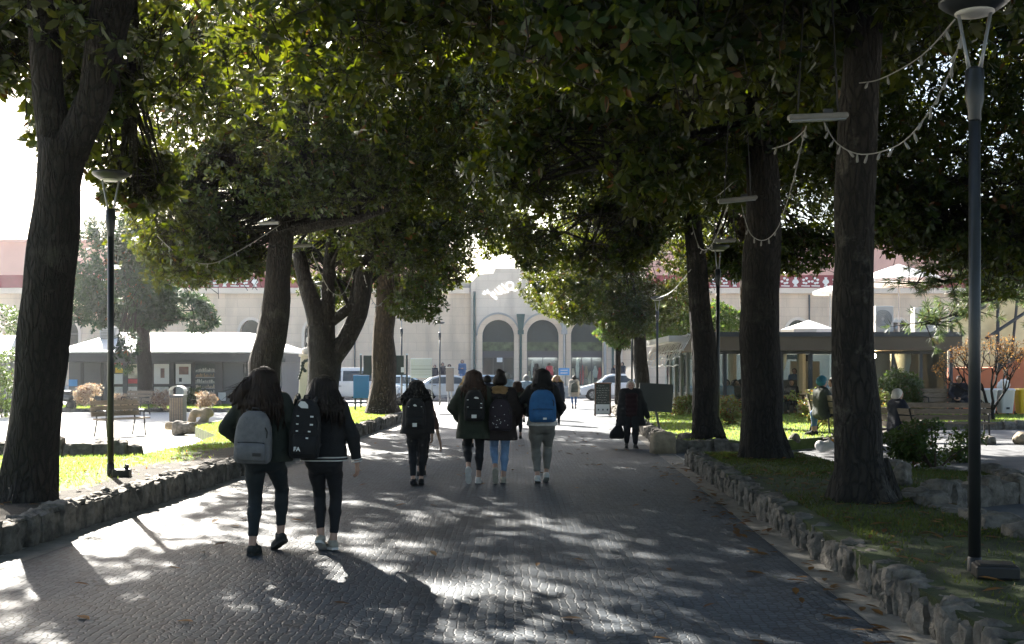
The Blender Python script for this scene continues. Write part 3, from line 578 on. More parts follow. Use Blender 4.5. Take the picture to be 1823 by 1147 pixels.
# ---------------------------------------------------------------- the long facade across the square (Y = 80)
def wall_open(mb, x0, x1, z0, z1, ops, y, dep):
    """wall face with arched or square openings: ops = (centre, half width, sill, spring, rise)"""
    cur = x0
    q = lambda a, b, c, d: mb.add([a, b, c, d], [(0, 1, 2, 3)])
    for cx, hw, zb, zs, rise in sorted(ops):
        q((cur, y, z0), (cx - hw, y, z0), (cx - hw, y, z1), (cur, y, z1)); n = 14 if rise else 1
        if zb > z0 + .01: q((cx - hw, y, z0), (cx + hw, y, z0), (cx + hw, y, zb), (cx - hw, y, zb)); q((cx - hw, y, zb), (cx + hw, y, zb), (cx + hw, y + dep, zb), (cx - hw, y + dep, zb))
        pt = [(cx - hw * math.cos(math.pi * i / n), zs + rise * math.sin(math.pi * i / n)) for i in range(n + 1)]
        for (xa, za), (xb, zb2) in zip(pt[:-1], pt[1:]):
            q((xa, y, za), (xb, y, zb2), (xb, y, z1), (xa, y, z1)); q((xa, y, za), (xa, y + dep, za), (xb, y + dep, zb2), (xb, y, zb2))
        for s in (-1, 1): q((cx + s * hw, y, zb), (cx + s * hw, y + dep, zb), (cx + s * hw, y + dep, zs), (cx + s * hw, y, zs))
        cur = cx + hw
    q((cur, y, z0), (x1, y, z0), (x1, y, z1), (cur, y, z1)); return mb
def arch_poly(cx, hw, zb, zs, rise, n=18): return [(cx - hw, zb), (cx + hw, zb)] + [(cx + hw * math.cos(math.pi * i / n), zs + rise * math.sin(math.pi * i / n)) for i in range(n + 1)]
def arch_band(mb, cx, hi, ho, zb, zs, ri, ro, y0, y1, n=18):
    A = [(cx + hi, zb)] + [(cx + hi * math.cos(math.pi * i / n), zs + ri * math.sin(math.pi * i / n)) for i in range(n + 1)] + [(cx - hi, zb)]
    B = [(cx + ho, zb)] + [(cx + ho * math.cos(math.pi * i / n), zs + ro * math.sin(math.pi * i / n)) for i in range(n + 1)] + [(cx - ho, zb)]
    k = len(A); vs = [(x, y0, z) for x, z in A] + [(x, y0, z) for x, z in B] + [(x, y1, z) for x, z in A] + [(x, y1, z) for x, z in B]
    fs = []
    for i in range(k - 1): fs += [(i, i + 1, k + i + 1, k + i), (k + i, k + i + 1, 3 * k + i + 1, 3 * k + i), (i, 2 * k + i, 2 * k + i + 1, i + 1)]
    return mb.add(vs, fs)
FY = 80.0; U = FY / F
fx = lambda px: (px - CX) * U
fz = lambda py: CAMH + (HY - py) * U
TZ = .6
fac = thing('long_facade', 'long beige building with shop arches, red frieze and pink upper storey', 'building', (0, FY, 0))
FO = lambda mb, *a, **k: mb.build(*a, **k)
ops_l = [(fx(447), 20 * U, fz(640), fz(594), 24 * U), (fx(562), 20 * U, fz(640), fz(594), 24 * U), (fx(240), 20 * U, fz(640), fz(594), 24 * U), (fx(120), 20 * U, fz(640), fz(594), 24 * U)]
ops_c = [(fx(c), 28 * U, TZ, fz(598), 28 * U) for c in (887, 966, 1044)]
ops_r = [(fx(c), 20 * U, fz(640), fz(594), 24 * U) for c in (1240, 1420, 1600, 1780)]
FO(wall_open(MB(), fx(-120), fx(838), 0, fz(520), ops_l, 0, .5), 'wall', M['beige'], fac); mb = MB(); wall_open(mb, fx(1108), fx(2100), 0, fz(520), ops_r, 0, .5)
FO(mb, 'wall', M['beige'], fac)
mb = MB(); wall_open(mb, fx(838), fx(1108), 0, fz(505), ops_c, -.35, .6)
mb.box2((fx(838), -.35, 0), (fx(838) + .02, 0, fz(505))); mb.box2((fx(1108) - .02, -.35, 0), (fx(1108), 0, fz(505)))
zt = fz(505); mb.prism([(fx(838), zt), (fx(1108), zt), (fx(1040), zt + .35), (fx(1000), zt + .38), (fx(995), zt + .7), (fx(952), zt + .75), (fx(948), zt + 1.05), (fx(882), zt + 1.05), (fx(878), zt + .7), (fx(852), zt + .62)], -.35, .5)
FO(mb, 'gable', M['gablestone'], fac)
mb = MB(); 
for x0, x1 in ((fx(-120), fx(836)), (fx(1110), fx(2100))): mb.box2((x0, -.25, fz(523)), (x1, 0, fz(516))); mb.box2((x0, -.12, fz(516)), (x1, 0, fz(513)))
FO(mb, 'cornice', M['cream'], fac)
mb = MB()
for x0, x1 in ((fx(-120), fx(800)), (fx(1150), fx(2100))): mb.box2((x0, -.004, fz(513)), (x1, .4, fz(490)))
FO(mb, 'frieze', M['redpanel'], fac)
mb = MB(); zc = (fz(513) + fz(490)) / 2
for a, b in ((130, 470), (1200, 1560)):
    k = 0; px = a
    while px < b:
        x = fx(px)
        if k % 3 == 0:                                          # urn
            mb.prism([(x - .16, zc - .36), (x + .16, zc - .36), (x + .07, zc - .22), (x + .24, zc - .05), (x + .17, zc + .12), (x + .08, zc + .16), (x + .1, zc + .3), (x - .1, zc + .3), (x - .08, zc + .16), (x - .17, zc + .12), (x - .24, zc - .05), (x - .07, zc - .22)], -.04, -.01)
        else:                                                   # scrolling leaves
            s = 1 if k % 3 == 1 else -1
            for j in range(5):
                an = j * 1.25; r_ = .27 - j * .035; cx, cz = x + s * r_ * math.cos(an) * .9, zc + r_ * math.sin(an)
                mb.prism([(cx + .1 * math.cos(t) * (1 + .3 * math.sin(3 * t)), cz + .085 * math.sin(t)) for t in [i * math.pi / 4 for i in range(8)]], -.04, -.01)
            mb.prism([(x - .3, zc - .34), (x + .3, zc - .36), (x + .3, zc - .28), (x - .3, zc - .27)], -.04, -.01)
        px += 18; k += 1
FO(mb, 'frieze_ornament', M['white'], fac)
mb = MB()
for x0, x1 in ((fx(-120), fx(800)), (fx(1150), fx(2100))): mb.box2((x0, .02, fz(490)), (x1, .5, fz(432))); mb.box2((x0, -.2, fz(432)), (x1, .6, fz(427)))
FO(mb, 'upper_storey', M['pink'], fac)
mb = MB(); mb.box2((fx(-120), .5, 0), (fx(2100), 1.0, fz(500))); FO(mb, 'back_wall', M['stonegrey'], fac)
mb = MB()
for c in (887, 966, 1044): arch_band(mb, fx(c), 28.2 * U, 36.5 * U, TZ, fz(598), 28.2 * U, 37.5 * U, -.47, -.34)
FO(mb, 'arch_surround', M['beige'], fac)
mb = MB()
for c in (887, 966): arch_band(mb, fx(c), 36.6 * U, 39 * U, fz(598), fz(598), 37.6 * U, 41 * U, -.52, -.34)
FO(mb, 'arch_hood', M['stonegrey'], fac)
for px in (845, 927, 1004, 1076, 1090):
    mb = MB(); mb.tube([(fx(px), -.5, TZ), (fx(px), -.5, fz(600)), (fx(px), -.5, fz(560) if px > 850 else fz(520))], .085 if px != 1076 else .11, 8)
    if px not in (845, 1090): mb.box((fx(px), -.5, fz(592)), (.42, .22, .3)); mb.prism([(fx(px) - .3, fz(560)), (fx(px) + .3, fz(560)), (fx(px) + .15, fz(590)), (fx(px) - .15, fz(590))], -.6, -.36)
    FO(mb, 'downpipe', M['greenmetal'] if px < 1000 or px == 1090 else M['greymetal'], fac)
for px in (632, 1440):
    mb = MB(); mb.tube([(fx(px), -.12, .6), (fx(px), -.12, fz(525))], .06, 7); FO(mb, 'downpipe', M['kioskdark'], fac)
for c, hw, zb, zs, rise in ops_l + ops_r:
    mb = MB(); arch_band(mb, c, hw, hw * 1.25, zb, zs, rise, rise * 1.22, -.08, .01); w = FO(mb, 'window', M['cream'], fac)
    mb = MB().prism(arch_poly(c, hw, zb, zs, rise), .3, .34); FO(mb, 'pane', M['darkglass'], w)
    mb = MB(); mb.box((c, .26, zs), (2 * hw, .08, .12)); mb.box((c, .26, (zb + zs) / 2), (.08, .07, zs - zb)); FO(mb, 'frame', M['kioskdark'], w)
mgoods = [mat('shop_goods_%s' % n, c, .8, .2, 5) for n, c in (('cream', (.55, .48, .36)), ('red', (.5, .06, .07)), ('pale', (.6, .6, .56)), ('tan', (.36, .24, .15)), ('grey', (.2, .22, .24)))]
for i, c in enumerate((887, 966, 1044)):
    x = fx(c); hw = 28 * U
    mb = MB().prism(arch_poly(x, hw, fz(609), fz(598), 28 * U), -.1, -.06); w = FO(mb, 'shop_window', M['darkgreen'], fac)
    mb = MB().box2((x - hw, -.1, fz(625)), (x + hw, -.06, fz(609.3))); FO(mb, 'pane', mat('painted_reflection_pane', (.05, .07, .055), .12, .7, 2.2, col2=(.16, .2, .12)), w)  # reflections painted as green mottling in the pane colour
    mb = MB().box2((x - hw, -.12, fz(637)), (x + hw, -.05, fz(625.3))); FO(mb, 'transom', M['kioskdark'], w)
    mb = MB().box2((x - hw, -.09, TZ), (x + hw, -.07, fz(637.3))); FO(mb, 'pane', M['glass'] if i else M['darkglass'], w)
    mb = MB()
    for q in (-1, -.33, .33, 1) if i != 1 else (-1, 0, 1): mb.box((x + q * (hw - .03), -.11, (TZ + fz(637)) / 2), (.07, .06, fz(637) - TZ))
    FO(mb, 'frame', M['kioskdark'], w)
    mb = MB().box2((x - hw, .2, TZ), (x + hw, .24, fz(600))); FO(mb, 'shop_interior', M['kioskdark'], w)
    if i:
        MB().box2((x - hw * .85, -.03, fz(634)), (x + hw * .85, .1, fz(634) + .05)).build('added_shop_light', mat('added_tube_glow', (.9, .9, .85), .5, 0, 1, emit=((1, .93, .8), 14)), w)  # unseen tube added behind the transom to brighten the goods
        for k in range(9 if i == 1 else 7):
            gx = x - hw * .85 + k * hw * 1.7 / (8 if i == 1 else 6); z0 = TZ + .1 + .5 * (k % 2); z1 = z0 + rnd.uniform(.7, 1.5); ww = rnd.uniform(.12, .26)
            mb = MB().prism([(gx - ww * .6, z0), (gx + ww * .6, z0), (gx + ww, (z0 + z1) / 2), (gx + ww * .5, z1 - .2), (gx + .06, z1), (gx - .06, z1), (gx - ww * .5, z1 - .2), (gx - ww, (z0 + z1) / 2)], .02, .12)
            FO(mb, 'display', mgoods[[0, 2, 1, 3, 0, 2, 1, 0, 4][k]], w)
    else:
        mb = MB().box2((x - .1, -.13, fz(645)), (x + .3, -.12, fz(637))); FO(mb, 'notice', M['white'], w)
        mb = MB().prism([(x - .15, TZ + .3), (x + .85, TZ + .3), (x + .85, TZ + .9), (x + .5, TZ + 1.05), (x + .05, TZ + .95), (x - .2, TZ + .6)], .02, .06); FO(mb, 'display', mgoods[2], w)
# white script sign on the gable, leaning up to the right
mb = MB(); S = lambda zx, zy: (fx(850 + zx / 14.34), -.42, fz(470 + zy / 14.34))
def stroke(pts, r=.055):
    q = [Vector(S(*p)) for p in pts]; out = []
    for i in range(len(q) - 1):
        a, b, c, d = q[max(i - 1, 0)], q[i], q[i + 1], q[min(i + 2, len(q) - 1)]
        for k in range(4):
            t = k / 4; out.append(.5 * ((2 * b) + (c - a) * t + (2 * a - 5 * b + 4 * c - d) * t * t + (3 * b - a - 3 * c + d) * t ** 3))
    mb.tube(out + [q[-1]], r, 6)
stroke([(830, 690), (900, 610), (905, 520), (830, 480), (755, 510), (745, 600), (800, 660), (880, 640), (905, 680), (985, 695)], .075)
stroke([(985, 640), (995, 670), (980, 690)], .09)
stroke([(610, 520), (700, 600), (770, 680), (790, 725), (740, 740)]); stroke([(545, 560), (640, 660), (720, 745), (660, 740)])
stroke([(500, 600), (580, 690), (640, 760), (590, 780)]); stroke([(430, 660), (520, 740), (590, 785), (520, 780)])
stroke([(380, 720), (470, 790), (400, 760), (340, 750), (350, 810), (420, 870), (490, 915), (480, 860), (410, 830), (330, 770), (260, 690)])
stroke([(270, 660), (240, 720), (290, 780)]); stroke([(120, 770), (180, 760), (170, 700), (210, 780), (160, 790)], .05)
sg = FO(mb, 'lettering', mat('glow_whitened_sign_tube', (.8, .8, .8), .4, .02, 2, emit=((1, 1, 1), .13)), fac, smooth=True)  # faint glow added to keep the shaded lettering white

# pink building far left, beyond the kiosk
pb = thing('pink_building', 'pink rendered building with grey cornice at the far left behind the big trunk', 'building', (0, 92, 0))
k9 = 92 / F; X9 = lambda p: (p - CX) * k9; Z9 = lambda p: CAMH + (HY - p) * k9
MB().box2((X9(-200), 0, 0), (X9(140), 8, Z9(490))).build('wall', M['pink'], pb); MB().box2((X9(-200), -.35, Z9(497)), (X9(142), 0, Z9(484))).build('cornice', M['stonegrey'], pb)
MB().box2((X9(-200), .5, Z9(483.6)), (X9(112), 8, Z9(436))).build('upper_storey', M['pink'], pb); MB().box2((X9(-200), .3, Z9(463)), (X9(113), .5, Z9(461))).build('ledge', M['cream'], pb)
for p in (28, 82, -40): 
    w = MB().box2((X9(p - 6), -.08, Z9(548)), (X9(p + 8), 0, Z9(500))).build('window', M['cream'], pb); MB().box2((X9(p - 2), -.12, Z9(546)), (X9(p + 5), -.081, Z9(506))).build('pane', M['darkglass'], w)
MB().tube([(X9(12), 2, Z9(436)), (X9(12), 2, Z9(421))], .3, 8).build('chimney', M['greymetal'], pb)

# ---------------------------------------------------------------- grey kiosk on the left (Y = 52)
kY = 52.0; ku = kY / F; KX = lambda p: (p - CX) * ku; KZ = lambda p: CAMH + (HY - p) * ku
ks = thing('kiosk', 'long slate grey kiosk with white hipped roof, posters and shelves in its windows', 'kiosk', (KX(310), kY, 0)); kx0 = KX(310)
K = lambda p: KX(p) - kx0
def kb(name, p0, p1, a, b, y0, y1, m, par=None): return MB().box2((K(p0), y0, KZ(a)), (K(p1), y1, KZ(b))).build(name, m, par or ks)
kb('wall', 118, 500, 723, 645, .3, 6, M['kiosk']); kb('fascia', 108, 512, 645, 629, -.5, 6.6, M['kioskdark'])
ev = [(K(104), -.6), (K(516), -.6), (K(516), 6.8), (K(104), 6.8)]; tp = [(K(178), 2.4), (K(420), 2.4), (K(420), 3.8), (K(178), 3.8)]
mb = MB().slab(ev, KZ(629), KZ(626)); z1, z2 = KZ(625.9), KZ(589)
mb.add([(x, y, z1) for x, y in ev] + [(x, y, z2) for x, y in tp], [(0, 1, 5, 4), (1, 2, 6, 5), (2, 3, 7, 6), (3, 0, 4, 7), (4, 5, 6, 7)]); mb.build('roof', M['white'], ks)
for p0, p1 in ((140, 145), (176, 180), (196, 199), (216, 224), (246, 268), (300, 307), (339, 344), (381, 394), (432, 436), (468, 474)): kb('post', p0, p1, 722, 645, .22, .3, M['kioskdark'])
kb('door', 146, 175, 722, 645, .24, .29, M['kiosk']); kb('notice', 119, 134, 688, 676, .2, .29, M['blue'])
mposter = mat('poster_photo', (.22, .12, .1), .5, .5, 2.5)
for p0, p1, kind in ((199, 216, 'c'), (224, 246, 'p'), (268, 300, 'w'), (307, 339, 'w'), (344, 381, 's')):
    w = kb('window', p0, p1, 718, 648, .27, .29, M['glass'] if kind == 's' else M['darkglass'])
    if kind == 'w':
        q = kb('poster', p0 + 3, p1 - 2, 684, 648, .245, .265, M['white'], w); c = (p0 + p1) / 2 + 2
        if p0 == 268: kb('picture', c - 3, c + 4, 673, 656, .235, .244, mposter, w)
        else:
            kb('picture', c - 9, c + 8, 667, 653, .235, .244, mposter, w); kb('picture', c - 9, c - 4, 680, 673, .235, .244, M['kioskdark'], w)
        kb('rail', p0, p1, 687, 685, .22, .265, M['kioskdark'], w); kb('goods', p0 + 3, p1 - 3, 716, 689, .25, .265, mgoods[2], w)
    elif kind == 'c':
        kb('poster', p0 + 1, p1 - 1, 652, 646, .245, .265, M['redpanel'], w); kb('poster', p0 + 3, p1 - 1, 664, 655, .245, .265, M['yellow'], w); kb('poster', p0 + 1, p1 - 1, 684, 666, .245, .265, M['white'], w); kb('goods', p0 + 1, p1 - 1, 716, 689, .245, .265, mgoods[2], w)
    elif kind == 'p':
        kb('poster', p0 + 1, p1 - 1, 674, 648, .245, .265, mat('colourful_poster', (.6, .3, .18), .5, .8, 3, col2=(.8, .75, .6)), w); kb('poster', p0 + 1, p1 - 1, 683, 675, .245, .265, mgoods[1], w); kb('goods', p0 + 1, p1 - 1, 716, 689, .245, .265, mgoods[2], w)
    else:
        for i, py in enumerate((663, 673, 683, 693, 703, 712)):
            kb('shelf', p0 + 1, p1 - 1, py, py - 1.5, .245, .268, M['greymetal'], w)
            mb = MB()
            for j in range(14):
                x = K(p0 + 2 + j * 2.4); mb.box2((x, .25, KZ(py - 1.7)), (x + rnd.uniform(.02, .05), .267, KZ(py - 1.7) + rnd.uniform(.06, .17)))
            mb.build('goods', mgoods[(i + 2) % 5] if i % 2 else mgoods[2], w)
mb = MB()
for i in range(20): mb.box2((K(397), .24 + .008 * (i % 2), KZ(720 - i * 3.6) + .004), (K(431), .29, KZ(716.4 - i * 3.6)))
mb.build('shutter', M['kiosk'], ks); kb('notice', 387, 400, 714, 699, .15, .2, M['white'])
ac = thing('roof_cooler', 'grey boxed cooling unit standing on the kiosk roof', 'air conditioner', (KX(173), kY + 1.6, KZ(611)))
MB().box((0, 0, .38), (.75, .6, .76)).build('casing', M['greymetal'], ac, bevel=.03); MB().box((0, 0, .79), (.9, .7, .06)).build('lid', M['white'], ac)
mb = MB(); [mb.box((-.02, -.31, .12 + i * .07), (.55, .03, .025)) for i in range(8)]; mb.build('grille', M['kioskdark'], ac)
sk = thing('market_stall', 'small stall under a white canopy at the left edge behind the big trunk', 'stall', (KX(-10), 48, 0))
mb = MB(); c8 = 48 / F; sx = lambda p: (p - CX) * c8 - KX(-10); sz = lambda p: CAMH + (HY - p) * c8
mb.add([(sx(-90), -1, sz(630)), (sx(33), -1, sz(630)), (sx(33), 3, sz(630)), (sx(-90), 3, sz(630)), (sx(-60), 1, sz(596)), (sx(10), 1, sz(596))], [(0, 1, 5, 4), (1, 2, 5), (2, 3, 4, 5), (3, 0, 4), (3, 2, 1, 0)]); mb.build('canopy', M['white'], sk)
for p in (-70, 28): MB().tube([(sx(p), -.8, 0), (sx(p), -.8, sz(630))], .05, 8).build('post', M['greymetal'], sk)
MB().box2((sx(-60), .5, .05), (sx(25), 2.5, sz(632))).build('counter', M['kiosk'], sk)

# ---------------------------------------------------------------- glass pavilion on the right
pX0, pY0 = 6.35, 38.0; pu = pY0 / F; PX = lambda p: (p - CX) * pu; PZ = lambda p: CAMH + (HY - p) * pu
pv = thing('glass_pavilion', 'low cafe pavilion with taupe flat roof and tall windows beyond the trunks', 'building', (pX0, pY0, 0)); Q = lambda p: PX(p) - pX0
dx1 = Q(1690); dp = 9.2
MB().box2((-.25, -.35, PZ(624)), (dx1 + .3, dp + .3, PZ(593))).build('roof', M['olive'], pv); MB().box2((-.3, -.4, PZ(600)), (dx1 + .35, -.351, PZ(592))).build('gutter', M['kioskdark'], pv)
MB().box2((0, 0, 0), (dx1, .2, PZ(741))).build('plinth', M['orange'], pv); MB().box2((0, .2, 0), (.2, dp, PZ(741))).build('plinth', M['orange'], pv)
MB().box2((-.04, -.06, PZ(741)), (dx1, .22, PZ(738))).build('sill', M['woodred'], pv)
MB().box2((.2, .2, .02), (dx1, dp, .06)).build('floor_boards', M['wood'], pv); MB().box2((.2, dp - .12, .06), (dx1, dp, .75)).build('wall', mat('pale_inner_wall', (.5, .5, .5), .8, .15, .5), pv)
for i in range(7):
    x0 = .2 + i * (dx1 - .3) / 7; x1 = x0 + (dx1 - .3) / 7; w = MB().box2((x0 + .06, dp - .07, .76), (x1 - .06, dp - .06, PZ(625))).build('window', M['glass'], pv)
    MB().box2((x0 - .05, dp - .12, .75), (x0 + .055, dp, PZ(625))).build('frame', M['kioskdark'], w)
MB().box2((Q(1500), 7, .06), (Q(1560), 7.2, PZ(640))).build('partition', M['cream'], pv); MB().box2((Q(1455), 6, .06), (Q(1500), 6.6, 1.3)).build('counter', M['kioskdark'], pv)
MB().box2((dx1 - .1, .2, .06), (dx1, dp - .1, PZ(624))).build('wall', M['olive'], pv)
posts = [1245, 1291, 1330, 1372, 1392, 1444, 1485, 1545, 1590, 1640, 1688]
for a, b in zip(posts[:-1], posts[1:]):
    w = MB().box2((Q(a) + .06, .09, PZ(738)), (Q(b) - .06, .1, PZ(625))).build('window', M['glass'], pv)
    mb = MB(); mb.box2((Q(a) - .05, .03, PZ(738)), (Q(a) + .06, .16, PZ(625))); mb.box2((Q(a) + .06, .05, PZ(630)), (Q(b) - .05, .14, PZ(625.2))); mb.build('frame', M['kioskdark'], w)
for i in range(6):
    y0 = .15 + i * 1.5; w = MB().box2((.09, y0 + .06, PZ(738)), (.1, y0 + 1.44, PZ(625))).build('window', M['glass'], pv)
    mb = MB(); mb.box2((.03, y0 - .05, PZ(738)), (.16, y0 + .06, PZ(625))); mb.build('frame', M['greymetal'], w)
net = MB(); r_ = random.Random(3)
for i in range(34):
    y = -.3 + i * .28; pts = [(-.3 - .5 * math.sin(t * 1.6) * (.9 + .3 * r_.random()), y + r_.uniform(-.1, .1), PZ(596) - t * 1.3) for t in (0, .2, .4, .6, .8)]; net.tube(pts[:3 + i % 3], .02, 4)
for k in range(5):
    net.tube([(-.3 - .5 * math.sin(k * .32), -.3 + i * .5, PZ(596) - k * .26 + r_.uniform(-.05, .05)) for i in range(20)], .022, 4)
net.build('side_netting', M['plasticwhite'], pv)
MB().box2((-.9, 1.0, PZ(607)), (-.28, dp, PZ(596))).build('side_awning', M['plasticwhite'], pv)
for p, y in ((1270, 3), (1345, 4), (1470, 3.2), (1600, 3)): 
    MB().tube([(Q(p), y, .06), (Q(p), y, PZ(624))], .16, 8).build('column', M['cream'], pv)
for p, y in ((1400, 1.2), (1352, 1.6), (1258, 1.0), (1625, 1.0)):
    mb = MB(); x = Q(p); pts = [Vector((x + .05 * math.sin(k), y, lerp(PZ(628), PZ(725), k / 6))) for k in range(7)]; mb.tube(pts, [.3, .26, .18, .1, .12, .16, .2], 8, wob=.2); mb.build('curtain', M['plasticwhite'], pv, True)
lb = MB().ball((Q(1567), .8, PZ(633)), .12).build('ceiling_lamp', mat('warm_bulb', (.9, .8, .6), .4, 0, 1, emit=((1, .75, .4), 30)), pv)
MB().tube([(Q(1567), .8, PZ(629)), (Q(1567), .8, PZ(624.2))], .02, 6).build('lamp_stem', M['kioskdark'], lb)
for p, y in ((1310, 1.6), (1415, 1.8), (1460, 2.2), (1520, 1.7), (1275, 2.6)):
    t = thing('cafe_table', 'cafe table behind the pavilion glass, %s' % {1310: 'between the two thick trunks', 1415: 'right of the very dark trunk', 1460: 'behind the person in the teal hat', 1520: 'hidden behind the lichened trunk', 1275: 'behind the slender leaning trunk'}[p], 'table', (PX(p), pY0 + y, .06), 0, 'cafe tables in the pavilion')
    MB().lathe([(.38, .7), (.4, .72), (.38, .74)], n=14).build('tabletop', M['wood'], t); MB().lathe([(.22, 0), (.2, .03), (.035, .06), (.035, .7)], n=10).build('pedestal', M['blackmetal'], t)
def acunit(px, Y, w, label):
    t = thing('roof_cooler', label, 'air conditioner', (PX(px) * Y / pY0, Y, PZ(592.5)), 0, 'cooling units on the pavilion roof')
    MB().box((0, 0, .5), (w, .45, .9)).build('casing', M['plasticwhite'], t, bevel=.02)
    mb = MB(); [mb.tube([((.3 - i * .055) * math.cos(k * math.pi / 10), (.3 - i * .055) * math.sin(k * math.pi / 10), 0) for k in range(21)], .012, 5) for i in range(5)]; g = mb.build('fan_grille', M['greymetal'], t); g.rotation_euler = (math.radians(90), 0, 0); g.location = (-.05, -.235, .5)
    for s in (-1, 1): MB().box((s * w * .35, 0, .02), (.08, .4, .06)).build('foot', M['kioskdark'], t)
acunit(1571, 39.0, .62, 'tall white cooling unit on the pavilion roof beside the lichened trunk'); acunit(1646, 40.0, .85, 'wide cooling unit on the pavilion roof under the pine boughs')
vt = thing('roof_vent', 'low white cowl and duct on the pavilion roof between two cooling units', 'vent', (PX(1606), 39.5, PZ(592.5)))
MB().box((0, 0, .45), (.8, .5, .1)).build('hood', M['white'], vt); mb = MB(); mb.tube([(-.3, 0, 0), (-.3, 0, .4)], .1, 8); mb.tube([(.25, 0, 0), (.25, 0, .4)], .13, 8); mb.tube([(-.3, 0, .2), (0, -.2, .15), (.25, 0, .2)], .06, 8); mb.build('duct', M['greymetal'], vt, True)
for nm, px, py, w, Y, lab in (('parasol', 1440, 581, 1.1, 44, 'flat white parasol beyond the pavilion roof left of the lichened trunk'), ('parasol', 1600, 490, 2.3, 52, 'big white parasol high behind the pavilion below the pine boughs'), ('parasol', 1478, 516, .9, 56, 'small white parasol beyond the pavilion, left of the lichened trunk and above the other')):
    c = P(px, py, Y); t = thing(nm, lab, 'parasol', (c.x, Y, 0)); mb = MB(); n = 8
    mb.add([(0, 0, c.z + .45 * w * .5)] + [(w * math.cos(2 * math.pi * i / n), w * math.sin(2 * math.pi * i / n), c.z - .12 * w) for i in range(n)] + [(w * math.cos(2 * math.pi * i / n), w * math.sin(2 * math.pi * i / n), c.z - .12 * w - .15) for i in range(n)], [(0, 1 + i, 1 + (i + 1) % n) for i in range(n)] + [(1 + i, n + 1 + i, n + 1 + (i + 1) % n, 1 + (i + 1) % n) for i in range(n)])
    mb.build('canopy', M['white'], t); MB().tube([(0, 0, 0), (0, 0, c.z + .2 * w)], .04, 8).build('pole', M['greymetal'], t)

# stair house with raking glazed canopy at the right edge
sh = thing('stair_house', 'terracotta stair building with raking translucent canopy at the right edge', 'building', (0, 41.5, 0)); su = 41.5 / F; SX = lambda p: (p - CX) * su; SZ = lambda p: CAMH + (HY - p) * su
MB().prism([(SX(1692), 0), (SX(2100), 0), (SX(2100), SZ(480)), (SX(1778), SZ(652)), (SX(1768), SZ(740) + .4), (SX(1692), SZ(742))][:4] + [(SX(1775), SZ(655)), (SX(1692), SZ(655))], 0, 4).build('wall', M['orange'], sh)
MB().prism([(SX(1692), SZ(572)), (SX(1845), SZ(502)), (SX(1845), SZ(618)), (SX(1775), SZ(654)), (SX(1692), SZ(654))], .25, .3).build('panel', M['awning'], sh)
MB().prism([(SX(1690), SZ(566)), (SX(1700), SZ(560)), (SX(1850), SZ(380)), (SX(1850), SZ(496))], .5, .55).build('panel', M['awning'], sh)
for nm, pts, r in (('beam', [(1690, 573), (1850, 498)], .12), ('beam', [(1755, 603), (1850, 540)], .07), ('beam', [(1775, 654), (1850, 616)], .08), ('post', [(1776, 538), (1776, 655)], .06), ('post', [(1692, 570), (1692, 740)], .08), ('post', [(1812, 520), (1800, 640)], .05)):
    MB().tube([(SX(a), -.02, SZ(b)) for a, b in pts], r, 6).build(nm, M['kioskdark'], sh)

# ---------------------------------------------------------------- lamp posts
def lamp_post():
    t = thing('lamp_post', '', 'lamp post', (0, 0, 0), 0, 'disc topped lamp posts along the beds')
    MB().lathe([(.041, .14), (.039, 3.28)], n=14).build('pole', M['darkmetal'], t, True)
    MB().lathe([(.047, -.1), (.047, .155), (.041, .16)], n=14).build('foot_sleeve', M['blackmetal'], t, True)
    MB().lathe([(.04, 3.15), (.044, 3.16), (.044, 3.22), (.062, 3.3), (.062, 3.5), (.04, 3.52)], n=14).build('collar', M['darkmetal'], t, True)
    for s in (-1, 1):
        mb = MB(); mb.tube([(s * .03, 0, 3.48), (s * .055, 0, 3.62), (s * .11, 0, 3.93)], [.016, .012, .012], 8); mb.build('bracket', M['greymetal'], t, True)
    d = MB().lathe([(.02, 3.9), (.14, 3.9), (.2, 3.94), (.225, 3.96), (.235, 3.97), (.235, 3.995), (.2, 4.01), (.05, 4.03)], n=22).build('lamp_head', M['darkmetal'], t, True)
    MB().lathe([(.05, 3.885), (.13, 3.89), (.13, 3.9)], n=18).build('diffuser', M['plasticwhite'], d, True)
    return t
lp = lamp_post()
spots = [(1735, 1020, .25, 'near grey lamp post with disc head on the right bed beside a concrete block'), (197, 847, .25, 'brownish lamp post on the left bed right of the thick forking trunk'), (1278, 783, .22, 'lamp post beside the slender leaning trunk on the right'), (574, 745, .25, 'lamp post in front of the many stemmed magnolia'), (715, 718, .0, 'slim far lamp post right of the green notice board'), (783, 724, .0, 'slim far lamp post left of the grey totem'), (1170, 735, .2, 'lamp post at the dark tilted board'), (1125, 725, .2, 'slim far lamp post beside the thin far magnolia')]
for i, (px, py, z, lab) in enumerate(spots):
    o = lp if i == 0 else copy_tree(lp); g = G(px, py, z); 
    if i in (4, 5): g = Vector(((px - CX) * (49 + 5 * (i - 4)) / F, 49 + 5 * (i - 4), 0))
    o.location = g; o['label'] = lab; o.rotation_euler.z = .4 * i
    if i == 0: o.rotation_euler.z = -.25; o.location = Vector(((1735 - CX) * 7.72 / F, 7.72, .19))
cb = thing('floodlight_box', 'flat black floodlight box lying at the foot of the near lamp post', 'floodlight', G(1772, 1030, BED), -.2)
MB().box((0, 0, .05), (.27, .2, .09)).build('housing', M['blackmetal'], cb, bevel=.015); MB().box((0, 0, .1), (.22, .15, .012)).build('lens', M['blackmetal'], cb)
fb = thing('floodlight_box', 'small black floodlight box at the foot of the left lamp post', 'floodlight', G(217, 849, BED), .1)
MB().box((0, 0, .05), (.22, .16, .1)).build('housing', M['blackmetal'], fb, bevel=.015); MB().tube([(.05, 0, .1), (.07, 0, .16)], .03, 8).build('knob', M['blackmetal'], fb)

